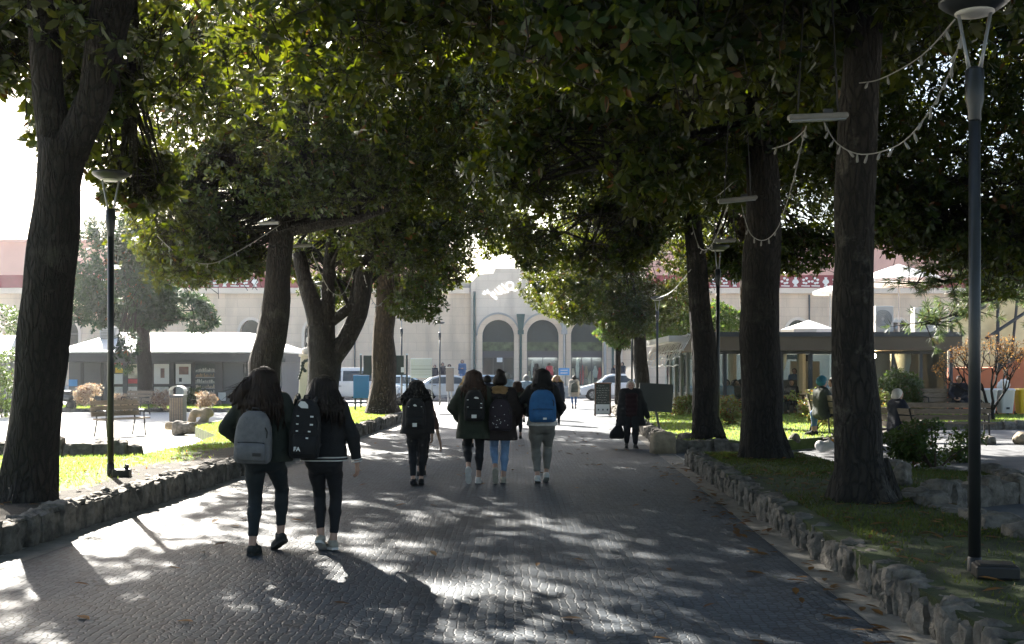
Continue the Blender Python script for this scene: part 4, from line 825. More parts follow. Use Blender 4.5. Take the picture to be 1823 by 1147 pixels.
# hanging strip lamps and light garlands
def strip_lamp(px, py, Y, lab, L_=1.0, rz=.0, tilt=.04):
    c = P(px, py, Y); t = thing('strip_lamp', lab, 'hanging lamp', c, rz, 'strip lamps hung under the boughs')
    h = MB().box((0, 0, 0), (L_, .1, .06), ry=-tilt).build('housing', M['dull'], t, bevel=.022); MB().box((0, 0, -.036), (L_ * .92, .07, .014), ry=-tilt).build('tube_cover', M['greymetal'], h)
    for s in (-1, 1): MB().tube([(s * .2, 0, .05), (s * .12, 0, 1.6)], .01, 5).build('hanger', M['blackmetal'], t)
    MB().box((.1, 0, .05), (.09, .05, .045)).build('ballast', M['kioskdark'], t)
strip_lamp(1456, 208, 11.2, 'pale strip lamp hanging highest, in front of the lichened trunk', .6); strip_lamp(1313, 355, 17, 'pale strip lamp hanging in front of the very dark trunk', .6, 0, .1); strip_lamp(537, 437, 27, 'pale strip lamp hanging just right of the leaning trunk', .52); strip_lamp(478, 397, 25, 'pale strip lamp hanging in front of the leaning trunk', .48)
strip_lamp(1290, 428, 22, 'strip lamp hanging right over the lamp post by the slender trunk', .45)
bulb_me = None
def garland(pts, lab, r=.008, nb=10):
    global bulb_me
    q = [P(*p) for p in pts]; out = []
    for i in range(len(q) - 1):
        a, b, c, d = q[max(i - 1, 0)], q[i], q[i + 1], q[min(i + 2, len(q) - 1)]
        for k in range(6):
            t = k / 6; out.append(.5 * ((2 * b) + (c - a) * t + (2 * a - 5 * b + 4 * c - d) * t * t + (3 * b - a - 3 * c + d) * t ** 3))
    out.append(q[-1]); t = thing('light_garland', lab, 'string lights', q[0], 0, 'string lights hung between lamps')
    MB().tube([p - q[0] for p in out], r, 5).build('cable', M['dull'], t, True)
    for k in range(nb):
        p = out[int((k + .5) / nb * (len(out) - 1))] - q[0]
        if bulb_me is None:
            o = MB().lathe([(.003, -.085), (.011, -.08), (.013, -.055), (.01, -.028), (.008, -.025), (.008, 0)], n=8).build('bulb', M['dull'], t, True); bulb_me = o.data
        else: o = put('bulb', bulb_me, t)
        o.location = p; o.rotation_euler = (rnd.uniform(-.5, .5), rnd.uniform(-.6, .6), 0)
garland([(1712, 62, 7.6), (1690, 130, 8), (1650, 205, 8.6), (1600, 258, 9.3), (1535, 275, 10.2), (1490, 255, 10.8), (1466, 215, 11.2)], 'sagging string of bulbs from the near lamp post to the highest strip lamp', .006, 18)
garland([(1700, 35, 7.6), (1640, 100, 9), (1570, 140, 10.4), (1530, 148, 11.4)], 'straight string from the near lamp head up into the boughs', .006, 4)
garland([(1435, 225, 11.2), (1422, 280, 12.2), (1410, 330, 13.2), (1385, 405, 15.2), (1360, 428, 16.2), (1335, 415, 16.7), (1320, 365, 17)], 'sagging string of bulbs crossing the very dark trunk', .007, 12)
garland([(1435, 230, 11.2), (1405, 255, 12.5), (1375, 265, 13.5)], 'short string running left from the highest strip lamp', .007, 3)
garland([(1296, 362, 17), (1280, 410, 18.5), (1262, 442, 20), (1245, 440, 21.2), (1232, 400, 22.4)], 'sagging string of bulbs on the slender leaning trunk', .009, 8)
garland([(1305, 325, 17), (1275, 350, 18.6), (1250, 358, 20)], 'short string above the slender leaning trunk', .008, 3)
garland([(1230, 480, 22.5), (1195, 520, 30), (1168, 532, 38.5)], 'string running down to the far lamp post by the tilted board', .012, 4)
garland([(555, 450, 27), (572, 490, 27.8), (590, 520, 28.4), (612, 522, 28.8), (630, 480, 29)], 'sagging string of bulbs over the many stemmed magnolia', .01, 8)
garland([(648, 490, 29), (658, 525, 31), (672, 545, 33.5), (688, 530, 35.5)], 'string of bulbs on the brown trunk by the notice board', .011, 7)
garland([(500, 400, 25.5), (420, 450, 25), (370, 470, 24.6), (320, 455, 24.2), (280, 420, 24)], 'string of bulbs through the boughs left of the leaning trunk', .009, 9)

# ---------------------------------------------------------------- people
CM = {}
def cloth(name, c, rough=.85, var=.18, scale=14): 
    if name not in CM: CM[name] = mat(name, c, rough, var, scale, .25, 90)
    return CM[name]
SKIN = mat('skin', (.42, .25, .18), .55, .08, 12); SKINPALE = mat('pale_skin', (.5, .31, .25), .55, .08, 12)
def hair_mat(name, c): return mat(name, c, .6, .45, 9, .5, 60, spec=.25, stretch=(1, 1, .12), col2=[x * 1.6 for x in c])
H_DARK = hair_mat('dark_brown_hair', (.01, .0065, .005)); H_BROWN = hair_mat('brown_hair', (.016, .009, .006)); H_BLACK = hair_mat('black_hair', (.008, .007, .007))
H_BLOND = hair_mat('blonde_hair', (.42, .27, .11)); H_WHITE = hair_mat('white_hair', (.62, .58, .52)); H_GREY = hair_mat('grey_hair', (.3, .29, .28)); H_CHEST = hair_mat('chestnut_hair', (.035, .018, .011))
EYE = mat('dark_eye', (.02, .015, .012), .2, .1, 5); LIP = mat('lip', (.36, .13, .11), .5, .1, 8)
def ik(a, c, l1, l2, hint):
    a, c = np.array(a, float), np.array(c, float); d = c - a; L = np.linalg.norm(d); L2 = min(L, (l1 + l2) * .995)
    u = d / L; x = (l1 * l1 - l2 * l2 + L2 * L2) / (2 * L2); h = math.sqrt(max(l1 * l1 - x * x, 0)); n = np.array(hint, float); n -= u * (n @ u); n /= np.linalg.norm(n)
    if L > L2: l1 = l1 * L / L2; x = x * L / L2
    return a + u * x + n * h
def footpt(f):
    """foot = (x, y, z, heel pitch, yaw): turns a point of the shoe about the ball of the foot"""
    x, y, z, pitch, yaw = f; p, w = math.radians(pitch), math.radians(yaw)
    def T(q):
        qx, qy, qz = q; yy = qy - .13; a, b = yy * math.cos(p) + qz * math.sin(p), -yy * math.sin(p) + qz * math.cos(p); yy = a + .13
        return np.array([x + qx * math.cos(w) + yy * math.sin(w), y + yy * math.cos(w) - qx * math.sin(w), z + b])
    return T
def person(label, loc, H, rz=0, feet=((-.09, -.12, 0, 30, 3), (.09, .14, 0, 0, -3)), hands=((-.25, .03, .8), (.25, .03, .8)), ehint=((-.5, -1, 0), (.5, -1, 0)), h=.013, sit=False,
           skin=None, hair=None, hm=None, hend=1.2, blow=0.0, curly=0.0, hairw=1.0, top=None, hem=.85, bulk=1.0, flare=1.0, pants=None, slim=1.0, shoes=None, sole=None, boots=False, ankle=.13, collar=None, scarf=None, hat=None, shirt=None, shirthem=.8, face=False, group=None, lean=0.0, front=None, trims=None, wr=.006, legw=1.0, cuffs=True, bareforearm=False):
    t = thing('person', label, 'person', loc, rz, group); s = H / 1.7; SCL = (s, s, s); dz = -.4 if sit else 0.0
    up = lambda x, y, z: np.array([x, y + lean * (z - .9), z + dz]); skin = skin or SKIN
    J = {}
    for i, sg in enumerate((-1, 1)):
        T = footpt(feet[i]); J['T', i] = T; hip = up(sg * .085, 0, .9); an = T((0, 0, .085)); J['h', i], J['a', i] = hip, an; J['k', i] = ik(hip, an, .435, .415, (sg * .08, 1, .5 if sit else .1))
        sh = up(sg * .16, -.005, 1.385); wr_ = np.array(hands[i], float) + np.array([0, 0, dz if sit else 0]); J['s', i], J['w', i] = sh, wr_; J['e', i] = ik(sh, wr_, .29, .255, ehint[i])
    # body: one continuous skin
    b = [cap(up(-.06, 0, .93), up(.06, 0, .93), .085), cap(up(0, 0, .98), up(0, 0, 1.15), .088), cap(up(-.07, 0, 1.28), up(.07, 0, 1.28), .085, k=.05), cap(up(-.14, -.005, 1.38), up(.14, -.005, 1.38), .045, k=.05), cap(up(0, -.01, 1.38), up(0, .012, 1.53), .052, .05, k=.03),
         cap(up(0, -.022, 1.6), up(0, .018, 1.6), .088, k=.02, sq=((1, 0, 0), .92)), cap(up(0, .03, 1.535), up(0, .035, 1.59), .062, .066, k=.03), cap(up(0, .062, 1.497), up(0, .058, 1.51), .027, k=.03), cap(up(0, .1, 1.575), up(0, .116, 1.545), .009, .014, k=.015),
         cap(up(-.084, -.002, 1.58), up(-.08, .006, 1.548), .02, .013, k=.01, sq=((1, 0, 0), .5)), cap(up(.084, -.002, 1.58), up(.08, .006, 1.548), .02, .013, k=.01, sq=((1, 0, 0), .5)), cap(up(-.045, .075, 1.592), up(.045, .075, 1.592), .018, k=.02)]
    for i, sg in enumerate((-1, 1)):
        T = J['T', i]; b += [cap(J['h', i], J['k', i], .075, .05, k=.03), cap(J['k', i], J['a', i], .048, .034, k=.03), cap(T((0, -.01, .05)), T((0, .15, .03)), .034, .026, k=.03)]
        b += [cap(J['s', i], J['e', i], .045, .036, k=.03), cap(J['e', i], J['w', i], .036, .025, k=.02)]
        d = J['w', i] - J['e', i]; d /= np.linalg.norm(d); pn = np.array([-sg * 1.0, .25, 0]); pn -= d * (pn @ d); pn /= np.linalg.norm(pn); lat = np.cross(d, pn)
        if lat[1] < 0: lat = -lat
        w = J['w', i]; b.append(cap(w, w + d * .075 + pn * .008, .027, .036, k=.015, sq=(pn, .5)))
        for fi, (o, ln, cu) in enumerate(((-.027, .058, .45), (-.009, .07, .4), (.01, .074, .35), (.028, .066, .28))):
            p0 = w + d * .085 + lat * o + pn * .008; p1 = p0 + (d * math.cos(cu) + pn * math.sin(cu)) * ln * .55; p2 = p1 + (d * math.cos(cu * 2.6) + pn * math.sin(cu * 2.6)) * ln * .5
            b += [cap(p0, p1, .0098, .009, k=.006), cap(p1, p2, .009, .0075, k=.004)]
        th0 = w + d * .03 + lat * .026; th1 = th0 + (d * .6 + lat * .6 + pn * .5) * .045; b += [cap(th0, th1, .013, .0105, k=.008), cap(th1, th1 + (d * .85 + lat * .1 + pn * .5) * .035, .0105, .0085, k=.004)]
    if front == 'nobody': pass
    solid('body', b, min(h, .011) if h < .02 else h, skin, t, SCL)
    if face:
        for sg in (-1, 1): MB().ball(up(sg * .031, .096, 1.572) * s, .012 * s).build('eye', EYE, t, True)
        MB().ball(up(0, .103, 1.517) * s, (.024 * s, .01 * s, .007 * s)).build('lips', LIP, t, True)
    # trousers
    if pants:
        q = [cap(up(-.055, -.01, .92), up(.055, -.01, .92), .108 * legw, k=.04), cap(up(-.06, -.02, .86), up(.06, -.02, .86), .1 * legw, k=.05), cap(up(-.035, 0, 1.0), up(.035, 0, 1.0), .095, k=.05)]
        for i, sg in enumerate((-1, 1)):
            hp, kn, an = J['h', i], J['k', i], J['a', i]; T = J['T', i]; e = kn + (an - kn) * (1 - ankle / .41); m = hp + (kn - hp) * .45; calf = kn + (an - kn) * .3 + np.array([0, -.012, 0])
            q += [cap(hp + np.array([0, -.01, -.02]), m, .093 * legw, .076 * slim * legw, k=.03), cap(m, kn, .076 * slim * legw, .058 * slim, k=.03), cap(kn, calf, .057 * slim, .058 * slim, k=.02), cap(calf, e, .058 * slim, .042 * slim, k=.02)]
        solid('trousers', q, h, pants, t, SCL, wrinkle=wr * .7, wfreq=(20, 20, 34), wseed=3)
    if boots:
        for i in (0, 1): T = J['T', i]; solid('boot', [cap(J['k', i] + (J['a', i] - J['k', i]) * .25, J['a', i], .056, .046), cap(T((0, 0, .06)), T((0, .16, .035)), .045, .034, k=.03)], h, boots, t, SCL)
    elif shoes:
        for i in (0, 1):
            T = J['T', i]; sh = solid('shoe', [cap(T((0, -.025, .05)), T((0, .16, .038)), .042, .036, k=.02), cap(T((0, .01, .06)), T((0, .02, .09)), .043, .041, k=.03)], min(h, .012), shoes, t, SCL, cuts=[])
            z = lambda a: T(a) * s
            mb = MB(); ring = [(-.034, -.06), (-.044, 0), (-.04, .08), (-.046, .14), (-.03, .195), (0, .21), (.03, .195), (.046, .14), (.04, .08), (.044, 0), (.034, -.06), (0, -.07)]; n = len(ring)
            mb.add([z((x, y, .002)) for x, y in ring] + [z((x * 1.04, y, .026)) for x, y in ring], [tuple(range(n))[::-1], tuple(range(n, 2 * n))] + [(k, (k + 1) % n, n + (k + 1) % n, n + k) for k in range(n)]); mb.build('sole', sole or shoes, sh)
    # shirt tail under the jacket
    if shirt: solid('shirt', [cap(up(-.07, -.01, z), up(.07, -.01, z), .118 * bulk * (1 if z > .9 else legw), k=.03) for z in (1.0, .92, .86, .8)], h, shirt, t, SCL, wrinkle=.004, wfreq=26, cuts=[(up(0, 0, shirthem), (0, 0, -1))])
    # jacket
    if top:
        q = []; zs = np.linspace(1.36, hem, 8)
        for z in zs:
            u = (1.36 - z) / max(1.36 - hem, .01); wd = (.105 - .05 * math.sin(u * 3.0) * .5) * (1 + (flare - 1) * u); r_ = (.098 + .014 * u) * bulk * (1 + (flare - 1) * u * .6); q.append(cap(up(-wd * bulk, -.008, z), up(wd * bulk, -.008, z), r_, k=.05))
        q += [cap(up(-.145, -.008, 1.375), up(.145, -.008, 1.375), .068 * bulk, k=.05), cap(up(0, -.012, 1.4), up(0, -.005, 1.455), .078, .07, k=.03)]
        for i, sg in enumerate((-1, 1)):
            sh, e, w = J['s', i], J['e', i], J['w', i]; w2 = e + (w - e) * (.22 if bareforearm else .96); q += [cap(sh, e, .07 * bulk, .058 * bulk, k=.03), cap(e, w2, .058 * bulk, .043 * bulk, k=.02)]
        jk = solid('jacket', q, h, top, t, SCL, wrinkle=wr, wfreq=(24, 24, 20), wseed=7, cuts=[(up(0, 0, hem), (0, 0, -1))] if not sit else ())
        if trims:
            m = MB()
            for zz, mm in ((hem - .004, trims), (hem + .016, top), (hem + .026, trims)):
                wd = (.105 - .05 * math.sin(3.0) * .5) * flare * bulk; r_ = .113 * bulk * (1 + (flare - 1) * .6)
                ring = lambda rr, z: [Vector(up(sg * wd + rr * math.cos(a), -.008 + rr * math.sin(a), z)) * s for sg, aa in ((1, range(-6, 7)), (-1, range(6, 19))) for a in [k * math.pi / 12 for k in aa]]
                o1, o2 = ring(r_ + .007, zz), ring(r_ + .007, zz + .012); k = len(o1); m2 = MB().add(o1 + o2, [(i, (i + 1) % k, k + (i + 1) % k, k + i) for i in range(k)])
                if mm is trims: m2.build('hem_band', trims, jk, True)
            for i in (0, 1):
                e, w = J['e', i], J['w', i]; d = w - e
                for a in (.88, .965): MB().tube([Vector(e + d * a) * s, Vector(e + d * (a + .035)) * s], .049 * bulk * s, 12).build('cuff_band', trims, jk, True)
        if front: solid('front_panel', [cap(up(-.06 * bulk, .078 * bulk, z), up(.06 * bulk, .078 * bulk, z), .05 * bulk, k=.05) for z in np.linspace(1.32, hem + .04, 7)], h, front, jk, SCL, wrinkle=.004)
        if collar:
            n = 16; pts = [up(.105 * math.cos(a), -.015 + .085 * math.sin(a) - .02, 1.435 - .035 * math.sin(a)) for a in [2 * math.pi * k / n for k in range(n + 1)]]
            solid('fur_collar', [cap(pts[k], pts[k + 1], .034, k=.015) for k in range(n)] + [cap(up(-.09, -.1, 1.40), up(.09, -.1, 1.40), .04, k=.03)], h, collar, jk, SCL, wrinkle=.009, wfreq=110)
    if scarf: solid('scarf', [cap(up(-.2, -.06, 1.4), up(-.1, -.125, 1.36), .026, .032, k=.02), cap(up(-.1, -.125, 1.36), up(.06, -.14, 1.36), .03, .03, k=.02), cap(up(-.16, -.1, 1.37), up(-.02, -.14, 1.345), .024, k=.02)], h, scarf, t, SCL, wrinkle=.008, wfreq=60)
    # hair
    if hair:
        q = [cap(up(0, -.025, 1.605), up(0, .008, 1.612), .096, .093, k=.02), cap(up(-.06, -.02, 1.57), up(.06, -.02, 1.57), .055, k=.03)]; rr = random.Random(int(H * 1000) + int(abs(loc[0]) * 100))
        if hair in ('long', 'curly', 'blown'):
            n = 11
            for j in range(n):
                a = math.radians(-112 + 224 * j / (n - 1)); sx, cy = math.sin(a), -math.cos(a); wv = rr.uniform(-.015, .015); ze = hend + rr.uniform(-.04, .05) + .05 * abs(sx)
                p0 = up(sx * .075, cy * .07 - .015, 1.62); p1 = up(sx * .1 * hairw + wv, cy * .08 - .035, 1.48); p2 = up(sx * .15 * hairw + blow * .4, cy * .07 - .085, lerp(1.48, ze, .55)); p3 = up(sx * .14 * hairw + blow + wv, cy * .05 - .1, ze)
                q += [cap(p0, p1, .04, .04, k=.04), cap(p1, p2, .04, .036, k=.035), cap(p2, p3, .036, .012, k=.02)]
        if hair == 'blown':
            for (x, y, z, r_) in ((-.30, -.1, 1.43, .012), (-.27, -.12, 1.40, .014), (-.24, -.08, 1.47, .016), (-.25, -.14, 1.36, .012), (-.2, -.14, 1.33, .016)):
                q += [cap(up(-.07, -.05, 1.58), up(-.15, -.09, 1.5), .045, .04, k=.03), cap(up(-.15, -.09, 1.5), up(x, y, z), .04, r_, k=.03)]
        if hair == 'bun': q += [cap(up(.01, -.07, 1.69), up(-.01, -.05, 1.71), .05, k=.01), cap(up(-.04, -.06, 1.56), up(.04, -.06, 1.56), .06, k=.03), cap(up(.03, -.08, 1.7), up(.05, -.06, 1.695), .03, k=.03)]
        if hair == 'short': q += [cap(up(-.05, -.05, 1.54), up(.05, -.05, 1.54), .055, k=.03)]
        cuts = []
        if face or hair == 'short' or sit: cuts = [(up(0, .06, 1.6), (0, 1, -.55))]
        solid('hair', q, h, hm, t, SCL, wrinkle=.0028 + curly, wfreq=(120, 120, 10) if curly < .006 else (60, 60, 60), wseed=5, cuts=cuts)
        if hair in ('long', 'blown', 'curly') and h < .02:           # locks lying over the hair and falling past its ends
            m = MB()
            for k in range(110 if h < .01 else 34):
                a = math.radians(rr.uniform(-118, 118)); sx, cy = math.sin(a), -math.cos(a); o = rr.uniform(.96, 1.06); cr = .03 if hair == 'curly' else .008
                w_ = lambda: rr.uniform(-cr, cr); ln = rr.uniform(-.1, .16)
                q = [up(sx * .06 * o, cy * .06 - .02, 1.68), up(sx * .105 * o, cy * .1 - .02, 1.6), up(sx * .135 * hairw * o + w_(), cy * .11 - .04 + w_(), 1.49), up(sx * .18 * hairw * o + blow * .4 + w_(), cy * .1 - .085 + w_(), lerp(1.49, hend + ln, .55)), up(sx * .17 * hairw * o + blow + w_() * 2, cy * .07 - .11 + w_(), hend + ln)]
                m.tube([Vector(p) * s for p in q], [.006 * s, .013 * s, .014 * s, .012 * s, .0015], 5)
            if hair == 'blown':
                for k in range(14):
                    p2 = up(rr.uniform(-.36, -.22), rr.uniform(-.14, -.06), rr.uniform(1.36, 1.52)); m.tube([Vector(up(-.06, -.06, 1.62)) * s, Vector(up(-.15, -.1, 1.55 + rr.uniform(-.05, .05))) * s, Vector(p2) * s], [.008 * s, .005 * s, .001], 4)
            m.build('loose_locks', hm, t, True)
    if hat: solid('hat', [cap(up(0, -.02, 1.615), up(0, .005, 1.64), .108, .1, k=.02), cap(up(-.06, -.02, 1.585), up(.06, -.02, 1.585), .07, k=.04)], h, hat, t, SCL, cuts=[(up(0, .075, 1.6), (0, 1, -.5))])
    return t
def loft(mb, secs, n=20):
    """secs: (x, y, z, half width, half depth, squareness)"""
    vs = []
    for x, y, z, a, b, e in secs:
        for j in range(n):
            c, s_ = math.cos(2 * math.pi * j / n), math.sin(2 * math.pi * j / n); vs.append((x + a * math.copysign(abs(c) ** e, c), y + b * math.copysign(abs(s_) ** e, s_), z))
    k = len(secs); mb.add(vs, [(i * n + j, i * n + (j + 1) % n, (i + 1) * n + (j + 1) % n, (i + 1) * n + j) for i in range(k - 1) for j in range(n)] + [tuple(range(n - 1, -1, -1)), tuple((k - 1) * n + j for j in range(n))]); return mb
def backpack(label, loc, hgt, w, d, m, rz=0, tilt=0, pocket=True, marks=(), zips=None, cat='backpack', strapm=None, lettering=None):
    """loc = middle of the bag's base against the back; y runs forward, the bag hangs behind"""
    t = thing('backpack', label, cat, loc, rz, 'backpacks worn on the walk'); t.rotation_euler.y = tilt; W = w / 2; Dp = d / 2
    body = loft(MB(), [(0, -Dp, .0, W * .8, Dp * .7, .5), (0, -Dp, .02, W * .95, Dp * .92, .5), (0, -Dp, hgt * .12, W, Dp, .5), (0, -Dp, hgt * .45, W, Dp, .5), (0, -Dp * .95, hgt * .7, W * .93, Dp * .94, .55), (0, -Dp * .9, hgt * .85, W * .8, Dp * .84, .62), (0, -Dp * .85, hgt * .95, W * .6, Dp * .66, .7), (0, -Dp * .8, hgt, W * .34, Dp * .4, .8)], 28).build('bag_body', m, t, True)
    if pocket:
        loft(MB(), [(0, -d * 1.0, hgt * .06, W * .72, .02, .5), (0, -d * 1.03, hgt * .09, W * .8, .035, .5), (0, -d * 1.03, hgt * .3, W * .8, .035, .5), (0, -d * 1.0, hgt * .4, W * .74, .018, .6)], 20).build('pocket', m, body, True)
    zm = zips or M['blackmetal']
    MB().tube([(-W * .72, -d * 1.0 - .012, hgt * .4), (-W * .3, -d * 1.045, hgt * .41), (W * .3, -d * 1.045, hgt * .41), (W * .72, -d * 1.0 - .012, hgt * .4)], .005, 6).build('zip', zm, body)
    MB().tube([(W * .8, -d * .93, hgt * .5), (W * .82, -d * .93, hgt * .62), (W * .7, -d * .95, hgt * .7)], .006, 6).build('zip', zm, body)
    MB().tube([(-.035, -.03, hgt * .97), (-.025, -.035, hgt * 1.05), (.025, -.035, hgt * 1.05), (.035, -.03, hgt * .97)], .009, 6).build('handle', strapm or zm, t, True)
    for sg in (-1, 1):
        MB().tube([(sg * .06, -.02, hgt * .93), (sg * .085, .05, hgt * 1.04), (sg * .1, .15, hgt * .98), (sg * .12, .19, hgt * .7), (sg * .15, .1, hgt * .3), (sg * W * .8, -.03, hgt * .12)], [.02, .024, .024, .022, .014, .01], 6).build('strap', strapm or zm, t, True)
    for (x, z, a, b, shp) in marks:
        y = -d - .004 - (.048 if pocket and z < hgt * .42 else .0); mb = MB()
        if shp == 'dome': mb.prism([(x - a, z - b * .2), (x - a * .3, z - b), (x + a, z - b), (x + a * .9, z), (x + a * .3, z + b * .9), (x - a * .5, z + b)], y - .004, y + .012)
        else: mb.prism([(x - a, z - b), (x + a, z - b), (x + a, z + b), (x - a, z + b)], y - .004, y + .012)
        mb.build('logo' if shp != 'patch' else 'label_patch', M['white'] if shp != 'patch' else zm, body)
    if lettering:
        txt, x, z, sz = lettering; c = bpy.data.curves.new('lettering', 'FONT'); c.body = txt; c.size = sz; c.extrude = .002; c.offset = .0016; c.align_x = 'CENTER'
        o = bpy.data.objects.new('lettering', c); me = bpy.data.meshes.new_from_object(o); bpy.data.objects.remove(o); me.materials.clear(); me.materials.append(M['white'])
        o = put('lettering', me, body, (x, -d - (.056 if pocket and z < hgt * .42 else .008), z)); o.rotation_euler = (math.radians(90), 0, 0)
    return t
DG = cloth('dark_green_jacket', (.016, .022, .016)); BK = cloth('black_fabric', (.009, .0095, .011)); LEG1 = cloth('dark_teal_leggings', (.012, .018, .021)); LEG2 = cloth('black_trousers', (.008, .009, .012))
GREYP = cloth('grey_backpack_fabric', (.15, .15, .155)); BLUEP = cloth('blue_backpack_fabric', (.03, .13, .32)); DKSHOE = cloth('dark_suede', (.02, .022, .02)); WSHOE = cloth('white_trainer', (.6, .58, .55)); TANSHOE = cloth('pale_trainer', (.4, .36, .3))
PARKA = cloth('olive_parka', (.022, .032, .02)); BROWNC = cloth('dark_brown_coat', (.02, .013, .013)); FUR = cloth('tan_fur', (.3, .18, .08)); JEAN = cloth('light_blue_denim', (.16, .27, .45)); GREYT = cloth('grey_trousers', (.17, .165, .15))
RUST = cloth('rust_scarf', (.16, .055, .025)); WINE = cloth('dark_wine_cloth', (.022, .005, .007)); PURP = cloth('purple_patterned_fabric', (.02, .014, .024)); WTEE = cloth('white_cotton', (.55, .54, .52)); BROWNS = cloth('brown_sleeve', (.09, .045, .03))
TEAL = cloth('teal_knit', (.03, .16, .22)); GREYG = cloth('grey_green_coat', (.045, .055, .045)); BEIGEC = cloth('beige_coat', (.42, .36, .3)); DENIM = cloth('blue_denim', (.08, .16, .33)); NAVY = cloth('navy_coat', (.012, .016, .03)); LBLUE = cloth('light_blue_jacket', (.32, .42, .52)); BLUEJ = cloth('blue_jacket', (.05, .12, .25))
FR = 'young people walking away up the path'
def at(px, py): g = G(px, py); g.z = .004; return g
# two girls in front
gA = at(470, 990)
person('girl with long windblown brown hair and a grey backpack, dark green jacket', gA, 1.66, 0, ((-.105, 0, 0, 0, 4), (.13, .2, .02, 25, -38)), ((-.2, .1, .97), (.2, .1, .97)), ((-1.2, -.6, 0), (1.0, -.7, 0)), .0085, hair='blown', hm=H_BROWN, hend=1.21, blow=.02, hairw=1.0, top=DG, hem=.85, bulk=1.2, pants=LEG1, slim=1.05, shoes=DKSHOE, scarf=RUST, ankle=.11, group=FR, legw=1.03)
backpack('grey backpack with one front zip on the girl with windblown hair', gA + Vector((-.045, -.17, .83)), .45, .315, .15, GREYP, tilt=.04, marks=[(.06, .085, .035, .014, 'patch')])
gB = at(577, 984)
person('girl in black bomber jacket with white hem and cuff bands, dark curly hair', gB, 1.585, 0, ((-.05, .02, .0, 28, 5), (.075, .09, .0, 4, -28)), ((-.2, .1, .95), (.315, .0, .87)), ((-1, -.5, 0), (.9, -.6, 0)), .0085, hair='long', hm=H_DARK, hend=1.26, hairw=1.12, curly=.001, top=BK, hem=.885, bulk=1.1, flare=.92, pants=LEG2, slim=1.0, shoes=TANSHOE, sole=WSHOE, ankle=.1, trims=WTEE, group=FR)
backpack('black backpack with white marks slung on the left shoulder of the bomber jacket girl', gB + Vector((-.145, -.19, .86)), .52, .27, .15, BK, .15, .06, marks=[(-.03, .47, .045, .03, 'dome'), (.05, .37, .014, .007, 'dash'), (.05, .30, .014, .007, 'dash'), (.035, .24, .011, .006, 'dash'), (.02, .185, .011, .006, 'dash'), (-.07, .37, .01, .005, 'dash'), (-.07, .30, .01, .005, 'dash'), (-.07, .24, .01, .005, 'dash')], lettering=('FA', -.06, .07, .05))
# four further up
gC = at(742, 866)
person('girl with wild dark hair lifting her left arm to her face', gC, 1.5, 0, ((-.06, -.02, 0, 8, 6), (.06, .1, 0, 6, -4)), ((-.1, .13, 1.47), (.24, .03, .82)), ((-1, -.3, -.9), (.5, -1, 0)), .012, hair='curly', hm=H_BLACK, hend=1.33, hairw=1.25, curly=.008, top=BK, hem=.84, bulk=1.15, flare=1.12, pants=LEG2, slim=1.05, shoes=BK, ankle=.08, group=FR, scarf=None)
backpack('black backpack with a small white square tag on the girl lifting her arm', gC + Vector((0, -.15, .83)), .42, .29, .15, BK, marks=[(.0, .32, .025, .015, 'dome'), (.0, .05, .03, .026, 'sq'), (-.09, .3, .008, .004, 'dash'), (.09, .3, .008, .004, 'dash')])
person('child mostly hidden behind the girl lifting her arm, bare forearm swinging out', at(751, 848), 1.36, 0, ((-.05, 0, 0, 0, 3), (.03, .06, 0, 4, -3)), ((-.15, .1, .85), (.36, .02, .62)), ((-.5, -1, 0), (.5, -1, 0)), .014, hair='short', hm=H_DARK, top=BROWNS, hem=.9, bulk=.95, pants=LEG2, shoes=DKSHOE, group=FR, bareforearm=True)
gD = at(843, 863)
person('girl in long olive parka and black trousers, brown hair, one white trainer lifted', gD, 1.645, 0, ((-.085, -.16, .07, 62, 5), (.07, .08, 0, 3, -4)), ((-.22, .12, .95), (.24, .08, .9)), ((-1, -.6, 0), (.6, -1, 0)), .012, hair='long', hm=H_CHEST, hend=1.3, hairw=1.05, top=PARKA, hem=.68, bulk=1.2, flare=1.02, pants=LEG2, slim=1.05, shoes=WSHOE, ankle=.13, group=FR)
backpack('black backpack with white dashes and a square tag on the olive parka', gD + Vector((.02, -.18, .92)), .44, .29, .15, BK, marks=[(.03, .33, .035, .014, 'dome'), (-.09, .3, .012, .005, 'dash'), (.1, .25, .012, .005, 'dash'), (.1, .19, .012, .005, 'dash'), (-.09, .2, .012, .005, 'dash'), (.0, .07, .035, .024, 'sq')])
gE = at(890, 862)
person('girl in brown coat with tan fur hood and pale blue jeans, hair in a bun', gE, 1.60, 0, ((-.075, -.16, .06, 60, 3), (.05, .08, 0, 3, -4)), ((-.23, .1, .92), (.24, .1, .92)), ((-.7, -1, 0), (.7, -1, 0)), .012, hair='bun', hm=H_DARK, top=BROWNC, hem=.67, bulk=1.3, flare=.98, collar=FUR, pants=JEAN, slim=1.05, shoes=TANSHOE, ankle=.12, group=FR)
backpack('dark purple patterned backpack on the brown coat with fur hood', gE + Vector((.01, -.2, .78)), .45, .33, .15, PURP, marks=[(rnd.uniform(-.12, .12), rnd.uniform(.05, .38), .005, .005, 'dash') for _ in range(16)])
gF = at(965, 862)
person('girl with blue backpack, black jacket over white shirt and grey trousers', gF, 1.66, 0, ((-.07, -.04, 0, 14, 5), (.07, .1, .015, 22, -4)), ((-.2, .14, 1.02), (.22, .12, .98)), ((-1.2, -.5, 0), (.6, -1, 0)), .012, hair='long', hm=H_BLACK, hend=1.3, hairw=.9, top=BK, hem=.99, bulk=1.12, pants=GREYT, slim=1.18, legw=1.18, shoes=WSHOE, shirt=WTEE, shirthem=.86, ankle=.1, group=FR)
